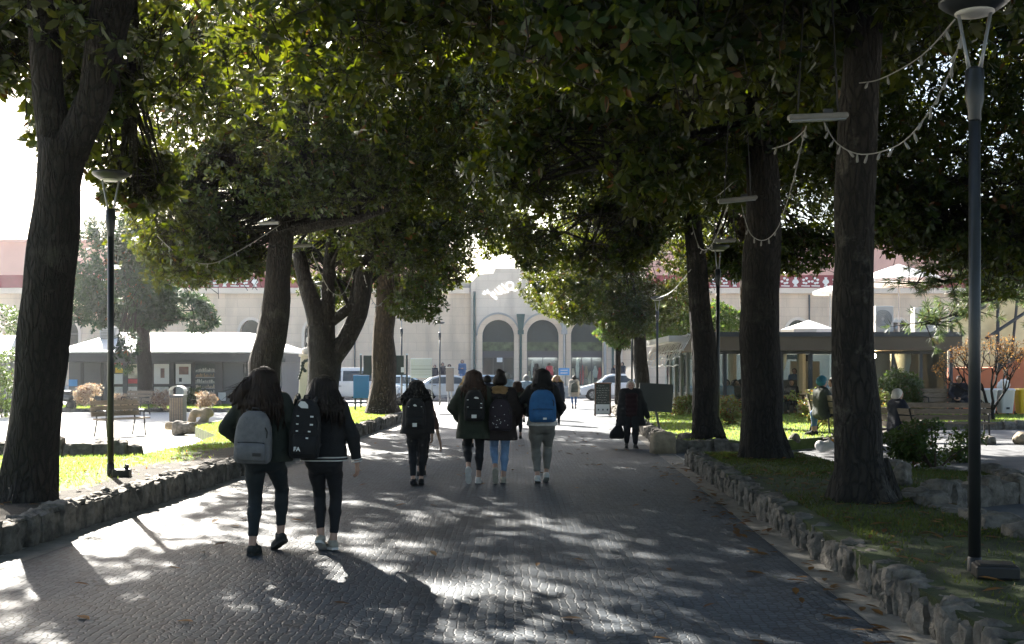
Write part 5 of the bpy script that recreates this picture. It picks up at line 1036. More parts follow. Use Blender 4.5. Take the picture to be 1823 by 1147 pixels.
backpack('bright blue backpack with small white logo on the girl in grey trousers', gF + Vector((.0, -.165, .9)), .46, .39, .16, BLUEP, marks=[(.03, .055, .026, .014, 'sq')])
# coming the other way and further off
gG = at(1123, 798)
person('old white haired woman in wide dark coat over a wine red top, carrying a bag', gG, 1.43, math.pi, ((-.1, .12, 0, 0, -8), (.1, -.06, 0, 8, 8)), ((-.42, .06, .78), (.31, .04, .68)), ((-.9, -.8, 0), (.7, -.8, 0)), .014, hair='short', hm=H_WHITE, top=BK, hem=.56, bulk=1.52, flare=1.22, pants=LEG2, slim=1.5, legw=1.3, shoes=DKSHOE, ankle=.07, face=True, skin=SKINPALE, front=WINE)
bag = thing('carrier_bag', 'black soft bag hanging from the right hand of the old woman', 'bag', gG + Vector((-.3, -.04, .2)))
loft(MB(), [(0, 0, 0, .13, .07, .7), (0, 0, .03, .16, .09, .7), (0, 0, .14, .145, .085, .75), (.03, 0, .24, .09, .05, .8), (.04, 0, .3, .045, .03, 1), (.04, 0, .36, .02, .02, 1)], 18).build('bag_body', BK, bag, True); MB().tube([(.03, 0, .34), (.0, 0, .4), (.05, 0, .42), (.06, 0, .34)], .01, 6).build('handle', BK, bag)
person('woman with big curly blonde hair in dark coat coming up the sunny path', at(991, 756), 1.5, math.pi + .1, ((-.05, .16, 0, 0, 3), (.06, -.18, .03, 40, 0)), ((-.24, .05, .8), (.22, .1, .95)), h=.017, hair='curly', hm=H_BLOND, hend=1.36, hairw=1.3, curly=.012, top=NAVY, hem=.62, bulk=1.15, flare=1.05, pants=LEG2, boots=BK, face=True)
gI = at(1022, 728)
person('person in beige coat and jeans with a grey rucksack walking off in the sun', gI, 1.45, 0, ((-.08, -.1, 0, 20, 0), (.08, .12, 0, 0, 0)), h=.022, hair='short', hm=H_DARK, top=BEIGEC, hem=.62, bulk=1.3, pants=DENIM, shoes=DKSHOE)
backpack('dull grey rucksack on the far person in the beige coat', gI + Vector((0, -.18, .72)), .42, .32, .15, GREYG, pocket=False)
for px, Y, H, hr, hm_, tp, pn, rz, lab in ((868, 28, 1.53, 'short', H_BLACK, NAVY, LEG2, 0, 'dark haired walker seen between the parka and the fur hood'), (903, 33, 1.6, 'short', H_GREY, LBLUE, DENIM, 0, 'grey haired walker in pale blue behind the bun'), (921, 27, 1.4, 'long', H_CHEST, PARKA, LEG2, 0, 'light haired girl between the fur hood and the blue backpack'),
    (937, 36, 1.52, 'short', H_GREY, LBLUE, LEG2, 0, 'walker in pale blue jacket just left of the blue backpack girl'), (974, 38, 1.56, 'short', H_BLACK, GREYG, LEG2, 0, 'walker in grey jacket just right of the blue backpack girl'), (833, 24, 1.56, 'long', H_BLOND, BK, LEG2, 0, 'fair haired walker just left of the olive parka girl')):
    g = Vector(((px - CX) * Y / F, Y, .004)); person(lab, g, H, rz, h=.018, hair=hr, hm=hm_, hend=1.34, top=tp, hem=.8, bulk=1.1, pants=pn, shoes=DKSHOE, group=FR)
for px, Y, z, H, hr, tp, pn, rz, hnd, lab in ((823, 73, .62, 1.78, 'short', BLUEJ, DENIM, math.pi, ((-.08, .25, 1.15), (.08, .25, 1.15)), 'man in blue jacket standing by the first arch'), (788, 73.5, .62, 1.6, 'short', NAVY, LEG2, math.pi, None, 'person in dark coat left of the grey totem'), (800, 74, .62, 1.5, 'long', WINE, LEG2, math.pi, None, 'person in dark red behind the grey totem'), (774, 73, .62, 1.45, 'short', NAVY, LEG2, math.pi, None, 'person in navy right of the white board'),
    (1094, 73, .62, 1.45, 'long', NAVY, LEG2, math.pi, None, 'shorter person above the white car'), (1108, 73, .62, 1.62, 'short', NAVY, LEG2, 2.4, None, 'taller dark person above the white car'), (518, 73, .62, 1.6, 'short', NAVY, LEG2, math.pi, None, 'person standing behind the white van'), (844, 74, .62, 1.2, 'short', NAVY, LEG2, math.pi, None, 'child at the foot of the green downpipe by the first arch'),
    (955, 74, .62, 1.55, 'long', WINE, LEG2, 0, None, 'shopper in dark red at the middle arch'), (978, 74.5, .62, 1.6, 'short', cloth('red_coat', (.4, .04, .05)), LEG2, 0, None, 'shopper in bright red at the middle arch')):
    g = Vector(((px - CX) * Y / F, Y, z)); person(lab, g, H, rz, hands=hnd or ((-.24, .03, .82), (.24, .03, .82)), h=.026, hair=hr, hm=H_DARK, top=tp, hem=.82, bulk=1.15, pants=pn, shoes=DKSHOE, face=abs(rz) > 2, group='people in front of the facade')
SITF = ((-.11, .42, 0, 0, 0), (.11, .4, 0, 0, 0)); SITH = ((-.1, .32, 1.02), (.1, .32, 1.02))
for px, Y, z, rz, tp, pn, hr, hm_, hat_, lab in ((1463, 24.2, .22, -1.35, GREYG, LEG2, None, None, TEAL, 'seated person in teal hat and grey green coat left of the lichened trunk'), (1484, 24.6, .22, 1.2, WTEE, DENIM, 'short', H_DARK, None, 'person in white top facing the one in the teal hat'), (1598, 22.4, .0, -1.3, NAVY, LEG2, 'short', H_WHITE, None, 'white haired person in navy sitting right of the lichened trunk'), (1708, 33.5, .22, 2.6, NAVY, LEG2, 'short', H_DARK, None, 'person in navy on the rear bench left of the near lamp post'),
    (1294, 39.7, .06, 2.8, LBLUE, DENIM, 'short', H_DARK, None, 'diner in pale blue behind the glass'), (1309, 40.0, .06, -2.6, GREYG, LEG2, 'long', H_DARK, None, 'long haired diner in grey behind the glass'), (1318, 40.6, .06, 1.2, WINE, LEG2, 'short', H_DARK, None, 'diner in dark red behind the glass beside the very dark trunk'), (1409, 40.2, .06, 2.9, BK, LEG2, 'short', H_BLACK, None, 'diner in black behind the glass')):
    g = Vector(((px - CX) * Y / F, Y, z)); person(lab, g, 1.68, rz, SITF, SITH, ((-1, -.4, -.3), (1, -.4, -.3)), .017, sit=True, hair=hr, hm=hm_, hat=hat_, top=tp, hem=.9, bulk=1.2, pants=pn, shoes=DKSHOE, face=True, hend=1.3)
person('waiter in dark blue standing inside the pavilion', Vector(((1414 - CX) * 45 / F, 45, .06)), 1.7, 2.9, h=.024, hair='short', hm=H_DARK, top=BLUEJ, hem=.85, pants=LEG2, shoes=DKSHOE, face=True)

# ---------------------------------------------------------------- parked cars
TYRE = mat('tyre_rubber', (.02, .02, .02), .9, .15, 6); CGLASS = mat('car_glass', (.03, .045, .055), .05, .2, 1.2); HEADL = mat('lamp_lens', (.6, .62, .62), .15, .1, 3); TAILL = mat('tail_lens', (.4, .02, .02), .2, .1, 3)
def car(label, loc, rz, paint, kind='hatch'):
    """nose towards -x"""
    t = thing('parked_car', label, 'car' if kind != 'van' else 'van', loc, rz, 'cars parked along the street'); Wd = .86
    if kind == 'van': low = [(-2.0, .3), (-2.1, .5), (-2.05, .85), (-1.3, 1.08), (2.0, 1.12), (2.1, .9), (2.1, .35)]; roof = [(-1.32, 1.07), (-.75, 1.75), (-.5, 1.83), (1.9, 1.83), (2.03, 1.7), (2.02, 1.11)]; wins = [[(-1.1, 1.12), (-.68, 1.64), (-.2, 1.66), (-.2, 1.12)], [(-.1, 1.12), (-.1, 1.66), (.8, 1.66), (.8, 1.12)], [(.9, 1.12), (.9, 1.66), (1.75, 1.64), (1.8, 1.14)]]; wx = (-1.3, 1.25)
    elif kind == 'sedan': low = [(-2.1, .3), (-2.18, .5), (-2.1, .72), (-1.2, .9), (1.5, .95), (2.15, .92), (2.2, .6), (2.15, .32)]; roof = [(-1.25, .89), (-.5, 1.34), (-.1, 1.43), (.7, 1.42), (1.2, 1.28), (1.7, .94)]; wins = [[(-.95, .94), (-.42, 1.29), (.15, 1.34), (.15, .96)], [(.23, .96), (.23, 1.34), (.7, 1.32), (1.1, 1.18), (1.3, .97)]]; wx = (-1.35, 1.35)
    else: low = [(-1.85, .3), (-1.93, .5), (-1.85, .74), (-1.0, .95), (1.7, 1.0), (1.92, .8), (1.95, .4), (1.9, .3)]; roof = [(-1.08, .93), (-.42, 1.38), (-.05, 1.49), (1.1, 1.49), (1.6, 1.38), (1.82, .99)]; wins = [[(-.8, .98), (-.32, 1.33), (.2, 1.4), (.2, 1.0)], [(.28, 1.0), (.28, 1.4), (1.05, 1.38), (1.05, 1.02)], [(1.13, 1.03), (1.13, 1.37), (1.42, 1.3), (1.5, 1.05)]]; wx = (-1.2, 1.22)
    # lower shell with wheel arches cut in its outline
    bot = []
    for c in wx: bot += [(c + .36 * math.cos(math.pi - math.pi * i / 8), .3 + .36 * math.sin(math.pi * i / 8)) for i in range(9)]
    out = low + bot[::-1]
    shell = MB().prism(out, -Wd, Wd).build('body', paint, t, bevel=.05)
    mb = MB(); n = len(roof); zmin = min(z for _, z in roof); zmax = max(z for _, z in roof); yw = lambda z: Wd - .03 - .2 * (z - zmin) / (zmax - zmin)
    vs = [(x, -yw(z), z) for x, z in roof] + [(x, yw(z), z) for x, z in roof]; mb.add(vs, [tuple(range(n)), tuple(range(2 * n - 1, n - 1, -1))] + [(i, i + n, (i + 1) % n + n, (i + 1) % n) for i in range(n)])
    mb.build('cabin', paint, t, bevel=.03)
    for sg in (-1, 1):
        for w in wins:
            m = MB(); k = len(w); m.add([(x, sg * (yw(z) + .006), z) for x, z in w] + [(x, sg * (yw(z) - .02), z) for x, z in w], [tuple(range(k)) if sg < 0 else tuple(range(k - 1, -1, -1)), tuple(range(k, 2 * k))] + [(i, (i + 1) % k, (i + 1) % k + k, i + k) for i in range(k)]); m.build('side_window', CGLASS, t)
        m = MB().box((wins[0][0][0] + .08, sg * (Wd + .07), wins[0][0][1] + .06), (.1, .14, .1)); m.build('mirror', paint, t, bevel=.03)
        for x in (.1, .95): MB().box((x, sg * (Wd + .012), .86), (.16, .03, .03)).build('door_handle', M['blackmetal'], t)
        MB().box((low[1][0] + .1, sg * .62, .68), (.22, .34, .15)).build('headlight', HEADL, t, bevel=.04); MB().box((low[-2][0] - .06, sg * .7, .84), (.14, .26, .22)).build('tail_light', TAILL, t, bevel=.03)
        for c in wx:
            m = MB().lathe([(.1, -.1), (.27, -.1), (.315, -.06), (.315, .06), (.27, .1), (.1, .1)], n=20); wl = m.build('wheel', TYRE, t, True); wl.rotation_euler = (math.radians(90), 0, 0); wl.location = (c, sg * (Wd - .1), .315)
            m = MB().lathe([(.03, -.115), (.19, -.108), (.2, -.09), (.2, .09), (.19, .108), (.03, .115)], n=16); m.build('rim', M['greymetal'], wl)
            m = MB(); [m.box((.11 * math.cos(a), .11 * math.sin(a), sg * -.118), (.15, .035, .01), rz=a) for a in [i * 1.2566 for i in range(5)]]; m.build('spokes', M['darkmetal'], wl)
    for (a, b2) in ((roof[0], roof[1]), (roof[-1], roof[-2])):
        m = MB(); o = -.01 if a[0] < 0 else .01; f = lambda u: (lerp(a[0], b2[0], u) + o, lerp(a[1], b2[1], u)); (x0, z0), (x1, z1) = f(.12), f(.92)
        m.add([(x0, -yw(z0) + .09, z0), (x0, yw(z0) - .09, z0), (x1, yw(z1) - .07, z1), (x1, -yw(z1) + .07, z1)], [(0, 1, 2, 3)]); m.build('windscreen' if a[0] < 0 else 'rear_window', CGLASS, t)
    MB().box2((low[1][0] - .03, -.7, .32), (low[1][0] + .1, .7, .48)).build('bumper', M['kioskdark'], t, bevel=.03); MB().box2((low[-1][0] - .1, -.7, .34), (low[-1][0] + .06, .7, .5)).build('bumper', M['kioskdark'], t, bevel=.03)
    MB().box2((low[-2][0] - .02, -.24, .6), (low[-2][0] + .035, .24, .71)).build('number_plate', M['white'], t)
    return t
cp = lambda n, c: mat(n, c, .25, .04, 1, coat=.6)
WHITE_C, SILV, DBLUE, PALEB = cp('white_car_paint', (.66, .7, .74)), cp('silver_car_paint', (.4, .45, .5)), cp('dark_car_paint', (.03, .05, .08)), cp('pale_blue_car_paint', (.42, .52, .6))
CY = lambda px, Y: Vector(((px - CX) * Y / F, Y, .004))
car('white hatchback parked beyond the chalk sign and the old woman', CY(1091, 64), 0, WHITE_C); car('silver saloon parked behind the grey totem', CY(806, 62.5), math.pi, SILV, 'sedan'); car('white hatchback behind the blue panel left of the brown trunk', CY(641, 60), math.pi, WHITE_C, 'van')
car('white van with its tail to the stone pedestal', CY(507, 66), 0, WHITE_C, 'van'); car('dark blue car low between the two front girls', CY(515, 60), .25, DBLUE); car('silver car right of the brown trunk by the notice board', CY(722, 63), math.pi, PALEB, 'sedan'); car('blue grey car in the second row behind the silver saloon', CY(862, 67.5), 0, PALEB, 'sedan'); car('pale car in the second row left of the blue panel', CY(600, 67.5), 0, PALEB)

# ---------------------------------------------------------------- boards, signs, statue, furniture
def board(label, px, Y, x0, x1, ya, yb, m, name='notice_board', cat='notice board', legs=(), z0=0, extra=None, th=.06, legm=None):
    c = Vector(((px - CX) * Y / F, Y, z0)); t = thing(name, label, cat, c); u = Y / F; zz = lambda p: CAMH + (HY - p) * u - z0; xx = lambda p: (p - px) * u
    b = MB().box2((xx(x0), -th / 2, zz(yb)), (xx(x1), th / 2, zz(ya))).build('panel', m, t, bevel=.01)
    for p, top in legs: MB().tube([(xx(p), th / 2 + .04, -.05), (xx(p), th / 2 + .04, zz(top))], .035, 8).build('post', legm or M['darkgreen'], t)
    if extra: extra(t, b, xx, zz)
    return t
def _nb(t, b, xx, zz):
    MB().box2((xx(714), -.04, zz(663)), (xx(720), -.031, zz(654))).build('notice', M['white'], b); MB().tube([(xx(642), .07, zz(667)), (xx(724), .07, zz(667))], .025, 6).build('rail', M['darkgreen'], t)
    for p in (642, 724): MB().box((xx(p), .07, zz(631)), (.08, .08, .06)).build('post_cap', M['white'], t)
board('wide dark green notice board on posts behind the brown trunk', 683, 42, 647, 719, 633, 668, M['darkgreen'], legs=((642, 632), (724, 632)), extra=_nb)
def _bp(t, b, xx, zz): MB().box2((xx(630), -.045, zz(683)), (xx(656), -.0405, zz(681))).build('crease', M['kioskdark'], b)
board('bright blue panel standing below the notice board', 643, 40, 629, 657, 668, 709, M['blue'], 'info_panel', 'panel', legs=((632, 690), (654, 690)), extra=None)
def _wb(t, b, xx, zz):
    MB().tube([(xx(731), 0, zz(674)), (xx(731), 0, -.05)], .02, 6).build('post', M['greymetal'], t); MB().tube([(xx(769), 0, zz(674)), (xx(769), 0, -.05)], .02, 6).build('post', M['greymetal'], t)
    for p in (651, 657, 662, 667): MB().box2((xx(732), -.042, zz(p + 1)), (xx(768), -.034, zz(p))).build('seam', M['plasticwhite'] if p != 657 else M['greymetal'], b)
board('white glossy board on thin posts left of the silver saloon', 750, 45, 731, 769, 638, 673, cp('white_gloss_board', (.8, .8, .8)), extra=_wb)
def _tt(t, b, xx, zz):
    for p in (798, 804): MB().tube([(xx(p), 0, zz(697)), (xx(p), 0, -.05)], .03, 6).build('post', M['greymetal'], t)
    MB().box((0, 0, zz(654)), (.36, .16, .04)).build('lid', M['plasticwhite'], t)
board('slim grey totem box standing at the end of the left bed', 801, 47, 794, 808, 655, 697, mat('taupe_box', (.2, .18, .17), .7, .1, 2), 'totem', 'street box', extra=_tt, th=.2)
def _ab(t, b, xx, zz):
    r = random.Random(2)
    for i in range(8):
        mb = MB(); z = zz(687 + i * 4.2); x = xx(1061 + r.uniform(0, 4)); e = xx(1085 - r.uniform(0, 10)); k = 0
        while x < e: w = r.uniform(.02, .09); mb.tube([(x, -.036, z + r.uniform(-.012, .012)), (x + w * .5, -.036, z + r.uniform(-.02, .02)), (x + w, -.036, z)], .006, 4); x += w + .03
        mb.build('chalk_writing', M['plasticwhite'], b)
    MB().box2((xx(1059.5), -.034, zz(737)), (xx(1086.5), -.031, zz(720))).build('price_strip', M['white'], b)
    for p in (1064, 1072, 1080): MB().box2((xx(p), -.038, zz(731)), (xx(p + 2.5), -.0345, zz(728))).build('printed_mark', M['kioskdark'], b)
    for p in (1060, 1086):
        MB().tube([(xx(p), -.02, zz(682)), (xx(p), -.02, -.0)], .022, 6).build('frame_leg', M['woodred'], t); MB().tube([(xx(p), .03, zz(684)), (xx(p), .5, 0)], .02, 6).build('frame_leg', M['woodred'], t)
    MB().box((0, -.02, zz(682.5)), (.66, .06, .05)).build('frame_rail', M['woodred'], t)
board('chalkboard A frame sign with white writing standing on the sunny walk', 1073, 41, 1058, 1088, 683, 738, M['darkgreen'], 'pavement_sign', 'sign', extra=_ab)
tb = thing('tilted_board', 'dark square board leaning on a post behind the stone block', 'sign', G(1172, 770, .22)); Yb = tb.location.y; ub = Yb / F
MB().box((-.06, 0, 62 * ub), (60 * ub, .05, 50 * ub), ry=.06).build('panel', M['kioskdark'], tb); MB().tube([(.06, .05, -.05), (-.05, .05, 38 * ub)], .025, 6).build('post', M['kioskdark'], tb)
MB().box((-.1, .03, 64 * ub), (54 * ub, .02, 44 * ub), ry=.06).build('back_panel', M['darkgreen'], tb)
rs = thing('road_sign', 'round road sign seen from behind above the roof of the white car', 'sign', CY(1125, 55)); us = 55 / F; zc = CAMH + (HY - 664) * us
MB().tube([(0, 0, 0), (0, 0, zc + .3)], .035, 8).build('post', M['greymetal'], rs); m_ = MB().lathe([(.29, -.012), (.29, .012)], n=24).build('disc', M['kioskdark'], rs); m_.rotation_euler = (math.radians(90), 0, 0); m_.location = (0, -.05, zc)
m_ = MB().lathe([(.29, -.014), (.315, -.012), (.315, .012), (.29, .014)], n=24).build('rim', M['plasticwhite'], rs); m_.rotation_euler = (math.radians(90), 0, 0); m_.location = (0, -.05, zc)
bs = thing('street_sign', 'small blue rectangular sign on a pole in front of the arches', 'sign', CY(1004, 57)); us = 57 / F; zc = CAMH + (HY - 662) * us
MB().tube([(0, 0, 0), (0, 0, zc + .25)], .03, 8).build('post', M['greymetal'], bs); p_ = MB().box((0, -.05, zc), (.55, .03, .36)).build('panel', M['blue'], bs)
for i in range(2): MB().box((0, -.067, zc + .07 - i * .14), (.36, .004, .04)).build('white_line', M['plasticwhite'], p_)
st = thing('stone_bust', 'pale stone bust on a tall cream pedestal with a dark wreath', 'statue', CY(551, 40)); us = 40 / F; z1 = CAMH + (HY - 631) * us
loft(MB(), [(0, 0, 0, .5, .5, .25), (0, 0, .25, .5, .5, .25), (0, 0, .26, .38, .38, .25), (0, 0, z1 - .1, .28, .28, .25), (0, 0, z1 - .09, .34, .34, .25), (0, 0, z1, .34, .34, .25)], 24).build('pedestal', M['cream'], st)
solid('bust', [cap((-.16, 0, z1 + .1), (.16, 0, z1 + .1), .13, k=.05), cap((0, 0, z1 + .1), (0, 0, z1 + .38), .085, .075, k=.06), cap((0, -.01, z1 + .45), (0, .01, z1 + .52), .11, .12, k=.03), cap((0, -.1, z1 + .43), (0, -.12, z1 + .46), .035, .025, k=.03), cap((0, -.07, z1 + .36), (0, -.08, z1 + .38), .05, k=.03)], .02, mat('pale_bust_stone', (.5, .48, .44), .8, .2, 4), st, wrinkle=.008, wfreq=30)
m_ = MB(); [m_.ball((.2 * math.cos(a), -.31, z1 - .42 + .2 * math.sin(a)), (.07, .05, .06), 7, 5) for a in [i * .52 for i in range(9)]]; [m_.ball((-.2 - .03 * k, -.31, z1 - .45 - .1 * k), (.05, .04, .06), 7, 5) for k in range(5)]; m_.build('wreath', M['darkgreen'], st)

def bench(label, loc, rz, L_=1.7, slats=3, m=None, arms=True):
    t = thing('park_bench', label, 'bench', loc, rz, 'park benches'); m = m or M['wood']
    s = MB(); [s.box((0, y, .44), (L_, .11, .035)) for y in (-.02, .11, .24)]; s.build('seat', m, t)
    s = MB(); [s.box((0, -.13 - .03 * i, .56 + .14 * i), (L_, .03, .115), rx=.2) for i in range(slats)]; s.build('backrest', m, t)
    for x in (-L_ / 2 + .15, L_ / 2 - .15):
        MB().tube([(x, .28, -.02), (x, .24, .42), (x, -.08, .42)], .022, 6).build('leg', M['blackmetal'], t); MB().tube([(x, -.2, -.02), (x, -.1, .42), (x, -.23, .92)], .022, 6).build('leg', M['blackmetal'], t)
        if arms: MB().tube([(x, .24, .42), (x, .22, .64), (x, -.14, .66)], .018, 6).build('armrest', M['blackmetal'], t)
    return t
bench('slatted bench turned away behind the left lamp post on the white gravel', G(212, 776), math.pi + 1.05, 1.5)
bench('bench with pale backrest in front of the kiosk shrubs', G(242, 738), 2.6, 1.4)
bench('long grey bench right of the white haired person', Vector(((1675 - CX) * 26 / F, 26, .0)), math.pi - .12, 2.3, 3)
bench('rear bench with the seated person in navy by the bins', Vector(((1690 - CX) * 33.4 / F, 33.4, .22)), math.pi, 1.7)
bench('bench under the person in the teal hat', Vector(((1476 - CX) * 24.4 / F, 24.3, .22)), -1.45, 1.7)
bench('bench under the white haired person in navy', Vector(((1606 - CX) * 22.4 / F, 22.5, .0)), -1.4, 1.8)
tr = thing('litter_bin', 'dark slatted litter bin with white domed hood on the left lawn', 'bin', G(317, 752)); tr.location.z = 0
s = MB().box((0, 0, .45), (.44, .42, .85)).build('bin_body', M['kioskdark'], tr, bevel=.02); m_ = MB(); [m_.box((-.19 + .075 * i, -.215, .42), (.05, .02, .74)) for i in range(6)]; m_.build('slats', M['wood'], s)
m_ = MB(); n = 8
for i in range(n): a0, a1 = math.pi * i / n, math.pi * (i + 1) / n; m_.add([(-.25 * math.cos(a0), y, 1.0 + .17 * math.sin(a0)) for y in (-.22, .22)] + [(-.25 * math.cos(a1), y, 1.0 + .17 * math.sin(a1)) for y in (-.22, .22)], [(0, 1, 3, 2)])
m_.build('hood', M['white'], tr); [MB().box((x, 0, .95), (.03, .3, .16)).build('hood_bracket', M['greymetal'], tr) for x in (-.23, .23)]
def rock(label, loc, r, seed, m=None, name='rock'):
    q = np.array([[0, 0, 0]]); rr = np.random.default_rng(seed); pr = [cap(rr.normal(size=3) * .3 * np.array(r), rr.normal(size=3) * .3 * np.array(r), min(r) * .75, k=min(r) * .5) for _ in range(5)]
    o = solid(name, pr, min(r) / 7, m or M['rock'], None, wrinkle=min(r) * .1, wfreq=3 / min(r), wseed=seed); zmin = min(v.co.z for v in o.data.vertices); o.location = (loc[0], loc[1], loc[2] - zmin - .03); return tag(o, label, 'rock')
lb = thing('stone_bench', 'rustic stone bench with sloping backrest on the sunny left lawn', 'bench', G(338, 772), .2)
solid('seat', [cap((-.55, 0, .2), (.5, 0, .2), .1, k=.05), cap((-.5, .15, .2), (.5, .15, .2), .09, k=.05)], .03, M['rockpale'], lb, wrinkle=.02, wfreq=14); solid('backrest', [cap((.0, .3, .25), (.1, .42, .55), .1, k=.05), cap((.3, .3, .25), (.42, .4, .55), .11, k=.05), cap((.1, .42, .5), (.5, .4, .5), .1, k=.05)], .03, M['rockpale'], lb, wrinkle=.02, wfreq=14); solid('base', [cap((-.3, .05, .0), (.3, .1, .05), .14, k=.05)], .03, M['rock'], lb, wrinkle=.03, wfreq=12)
rock('upright grey boulder beyond the stone bench near the kiosk', G(377, 727), (.25, .25, .4), 3); rock('pile of broken stone at the front of the stone bench', G(322, 775), (.5, .3, .15), 4); rock('low rock behind the lichened trunk in the shade', G(1608, 872, .2), (.11, .1, .16), 6); rock('small upright stone at the foot of the slender leaning trunk', G(1250, 798, .0), (.14, .14, .24), 7); rock('low rounded rock left of the small upright stone', G(1222, 800, .0), (.28, .2, .16), 8); rock('dark rock under the very dark trunk by the bench bag', G(1415, 792, .1), (.2, .15, .1), 9)
rock('rock lying on the far right path edge behind the near lamp post', G(1762, 792, .0), (.3, .2, .1), 11); rock('pale rock at the right edge of the picture on the path', G(1818, 792, .0), (.16, .16, .13), 12, M['rockpale'])
sb = thing('stone_block', 'worn square tan stone block at the right edge of the walk', 'stone block', G(1180, 807), .1)
loft(MB(), [(0, 0, 0, .24, .22, .3), (0, 0, .3, .235, .215, .35), (0, 0, .38, .22, .2, .45), (0, 0, .42, .17, .15, .6)], 24).build('block', M['rockpale'], sb, True)
bg = rock('crumpled white carrier bag on the ground under the teal hat bench', G(1468, 803, .1), (.22, .12, .09), 15, M['plasticwhite'], 'plastic_bag'); bg['category'] = 'bag'
def bin_(label, px, m, Y=36.5):
    t = thing('wheeled_bin', label, 'bin', Vector(((px - CX) * Y / F, Y, .22)), 0, 'wheeled bins by the terracotta wall'); loft(MB(), [(0, 0, .06, .19, .2, .35), (0, 0, .78, .25, .27, .35)], 24).build('bin_body', m, t)
    loft(MB(), [(0, 0, .782, .265, .285, .35), (0, 0, .82, .265, .285, .35), (0, .02, .86, .22, .24, .4)], 24).build('lid', m, t)
    for s in (-1, 1): w = MB().lathe([(.07, -.02), (.07, .02)], n=12).build('wheel', TYRE, t); w.rotation_euler = (0, math.radians(90), 0); w.location = (s * .17, .2, .06)
    MB().box((0, -.235, .22), (.1, .02, .07)).build('label_patch', M['kioskdark'], t)
    return t
bin_('white wheeled bin half hidden by the near lamp post', 1758, M['plasticwhite']); bw = bin_('white wheeled bin overflowing with white bags', 1789, M['plasticwhite']); bin_('yellow wheeled bin at the right edge', 1822, M['yellow'])
wb = rock('white rubbish bag bulging from the middle bin', bw.location + Vector((0, 0, .84)), (.22, .2, .14), 16, M['white'], 'rubbish_bag'); wb['category'] = 'bag'
# motor scooter by the big trunk
mo = thing('motor_scooter', 'parked scooter with bright fittings just right of the thick forking trunk', 'scooter', G(106, 733), 1.2)
for y in (-.6, .6): w = MB().lathe([(.12, -.06), (.23, -.05), (.25, 0), (.23, .05), (.12, .06)], n=16).build('wheel', TYRE, mo, True); w.rotation_euler = (0, math.radians(90), 0); w.location = (0, y, .25)
solid('bodywork', [cap((0, -.5, .55), (0, -.1, .6), .16, k=.05), cap((0, -.1, .3), (0, .35, .3), .09, k=.08), cap((0, .45, .35), (0, .5, .85), .11, k=.08)], .03, M['kioskdark'], mo); solid('seat', [cap((0, -.55, .76), (0, .0, .76), .1, k=.03)], .03, M['blackmetal'], mo)
MB().tube([(-.35, .45, 1.02), (0, .5, .98), (.35, .45, 1.02)], .025, 8).build('handlebar', M['greymetal'], mo); MB().ball((0, .62, .88), .09).build('headlight', HEADL, mo, True); MB().add([(-.22, .56, .95), (.22, .56, .95), (.17, .46, 1.4), (-.17, .46, 1.4)], [(0, 1, 2, 3)]).build('windshield', M['white'], mo)

# ---------------------------------------------------------------- shrubs, hedges, small trees
def bush(name, label, loc, R, n, lm, seed, L0=.04, L1=.09, nl=8, cat='shrub', stems=7, wr=.5, group=None, thr=-.2, shell=.3):
    t = thing(name, label, cat, loc, 0, group); r = np.random.default_rng(seed); pts = crown_points(n, np.array(R), seed, thr, 2.5, shell); pts[:, 2] += R[2] * .95; pts = pts[pts[:, 2] > .02]
    mb = MB()
    for k in range(stems):
        e = Vector(pts[r.integers(len(pts))]); mb.tube([(e.x * .1, e.y * .1, -.03), (e.x * .4, e.y * .4, e.z * .5), e], [.018, .012, .004], 5)
    mb.build('stems', M['barkbrown'], t)
    V, Fq = leaf_cloud(pts, pts * np.array([1, 1, .6]) + r.normal(size=pts.shape) * .3 + np.array([0, 0, .2]), nl, L0, L1, wr, seed, .15); np_mesh('foliage', V, Fq, lm, t); return t
bush('round_bush', 'dense dark rounded bush in front of the pavilion right of the lichened trunk', Vector(((1602 - CX) * 34 / F, 34, .22)), (.72, .7, .72), 1500, M['leafhedge'], 1, .05, .09, thr=-.6, shell=.6)
RG = 'loose shrubs with pale leaves'
for i, (px, Y, R, n, lab) in enumerate(((1445, 27, (.85, .7, .5), 420, 'loose flowering shrub between the very dark trunk and the teal hat'), (1302, 30, (.55, .5, .42), 300, 'sunlit shrub between the slender leaning trunk and the very dark trunk'), (1195, 36, (.7, .5, .3), 260, 'low yellow green shrub under the dark tilted board'), (1225, 37.2, (.5, .4, .3), 180, 'low yellow green shrub at the corner of the pavilion'), (1520, 21, (.4, .4, .5), 120, 'thin shrub behind the foot of the lichened trunk'), (1562, 29, (.35, .4, .5), 160, 'shrub just left of the white haired person'), (1600, 17.3, (.7, .35, .32), 260, 'sprawling low shrub in the shade below the white haired person'), (1665, 16.9, (.7, .35, .36), 260, 'sprawling low shrub in front of the long grey bench'), (1720, 20, (.5, .4, .3), 150, 'low shrub behind the near lamp post'))):
    bush('shrub', lab, Vector(((px - CX) * Y / F, Y, .2 if Y < 17 else (.0 if Y < 22 else .2))), R, n, M['leafshrub'] if i not in (6, 7, 8) else M['leafhedge'], 30 + i, .04, .085, group=RG, thr=.0)
FLW = leaf_mat('pale_flower_leaf', (.35, .25, .2), (.6, .5, .35), .3, .4, .6)
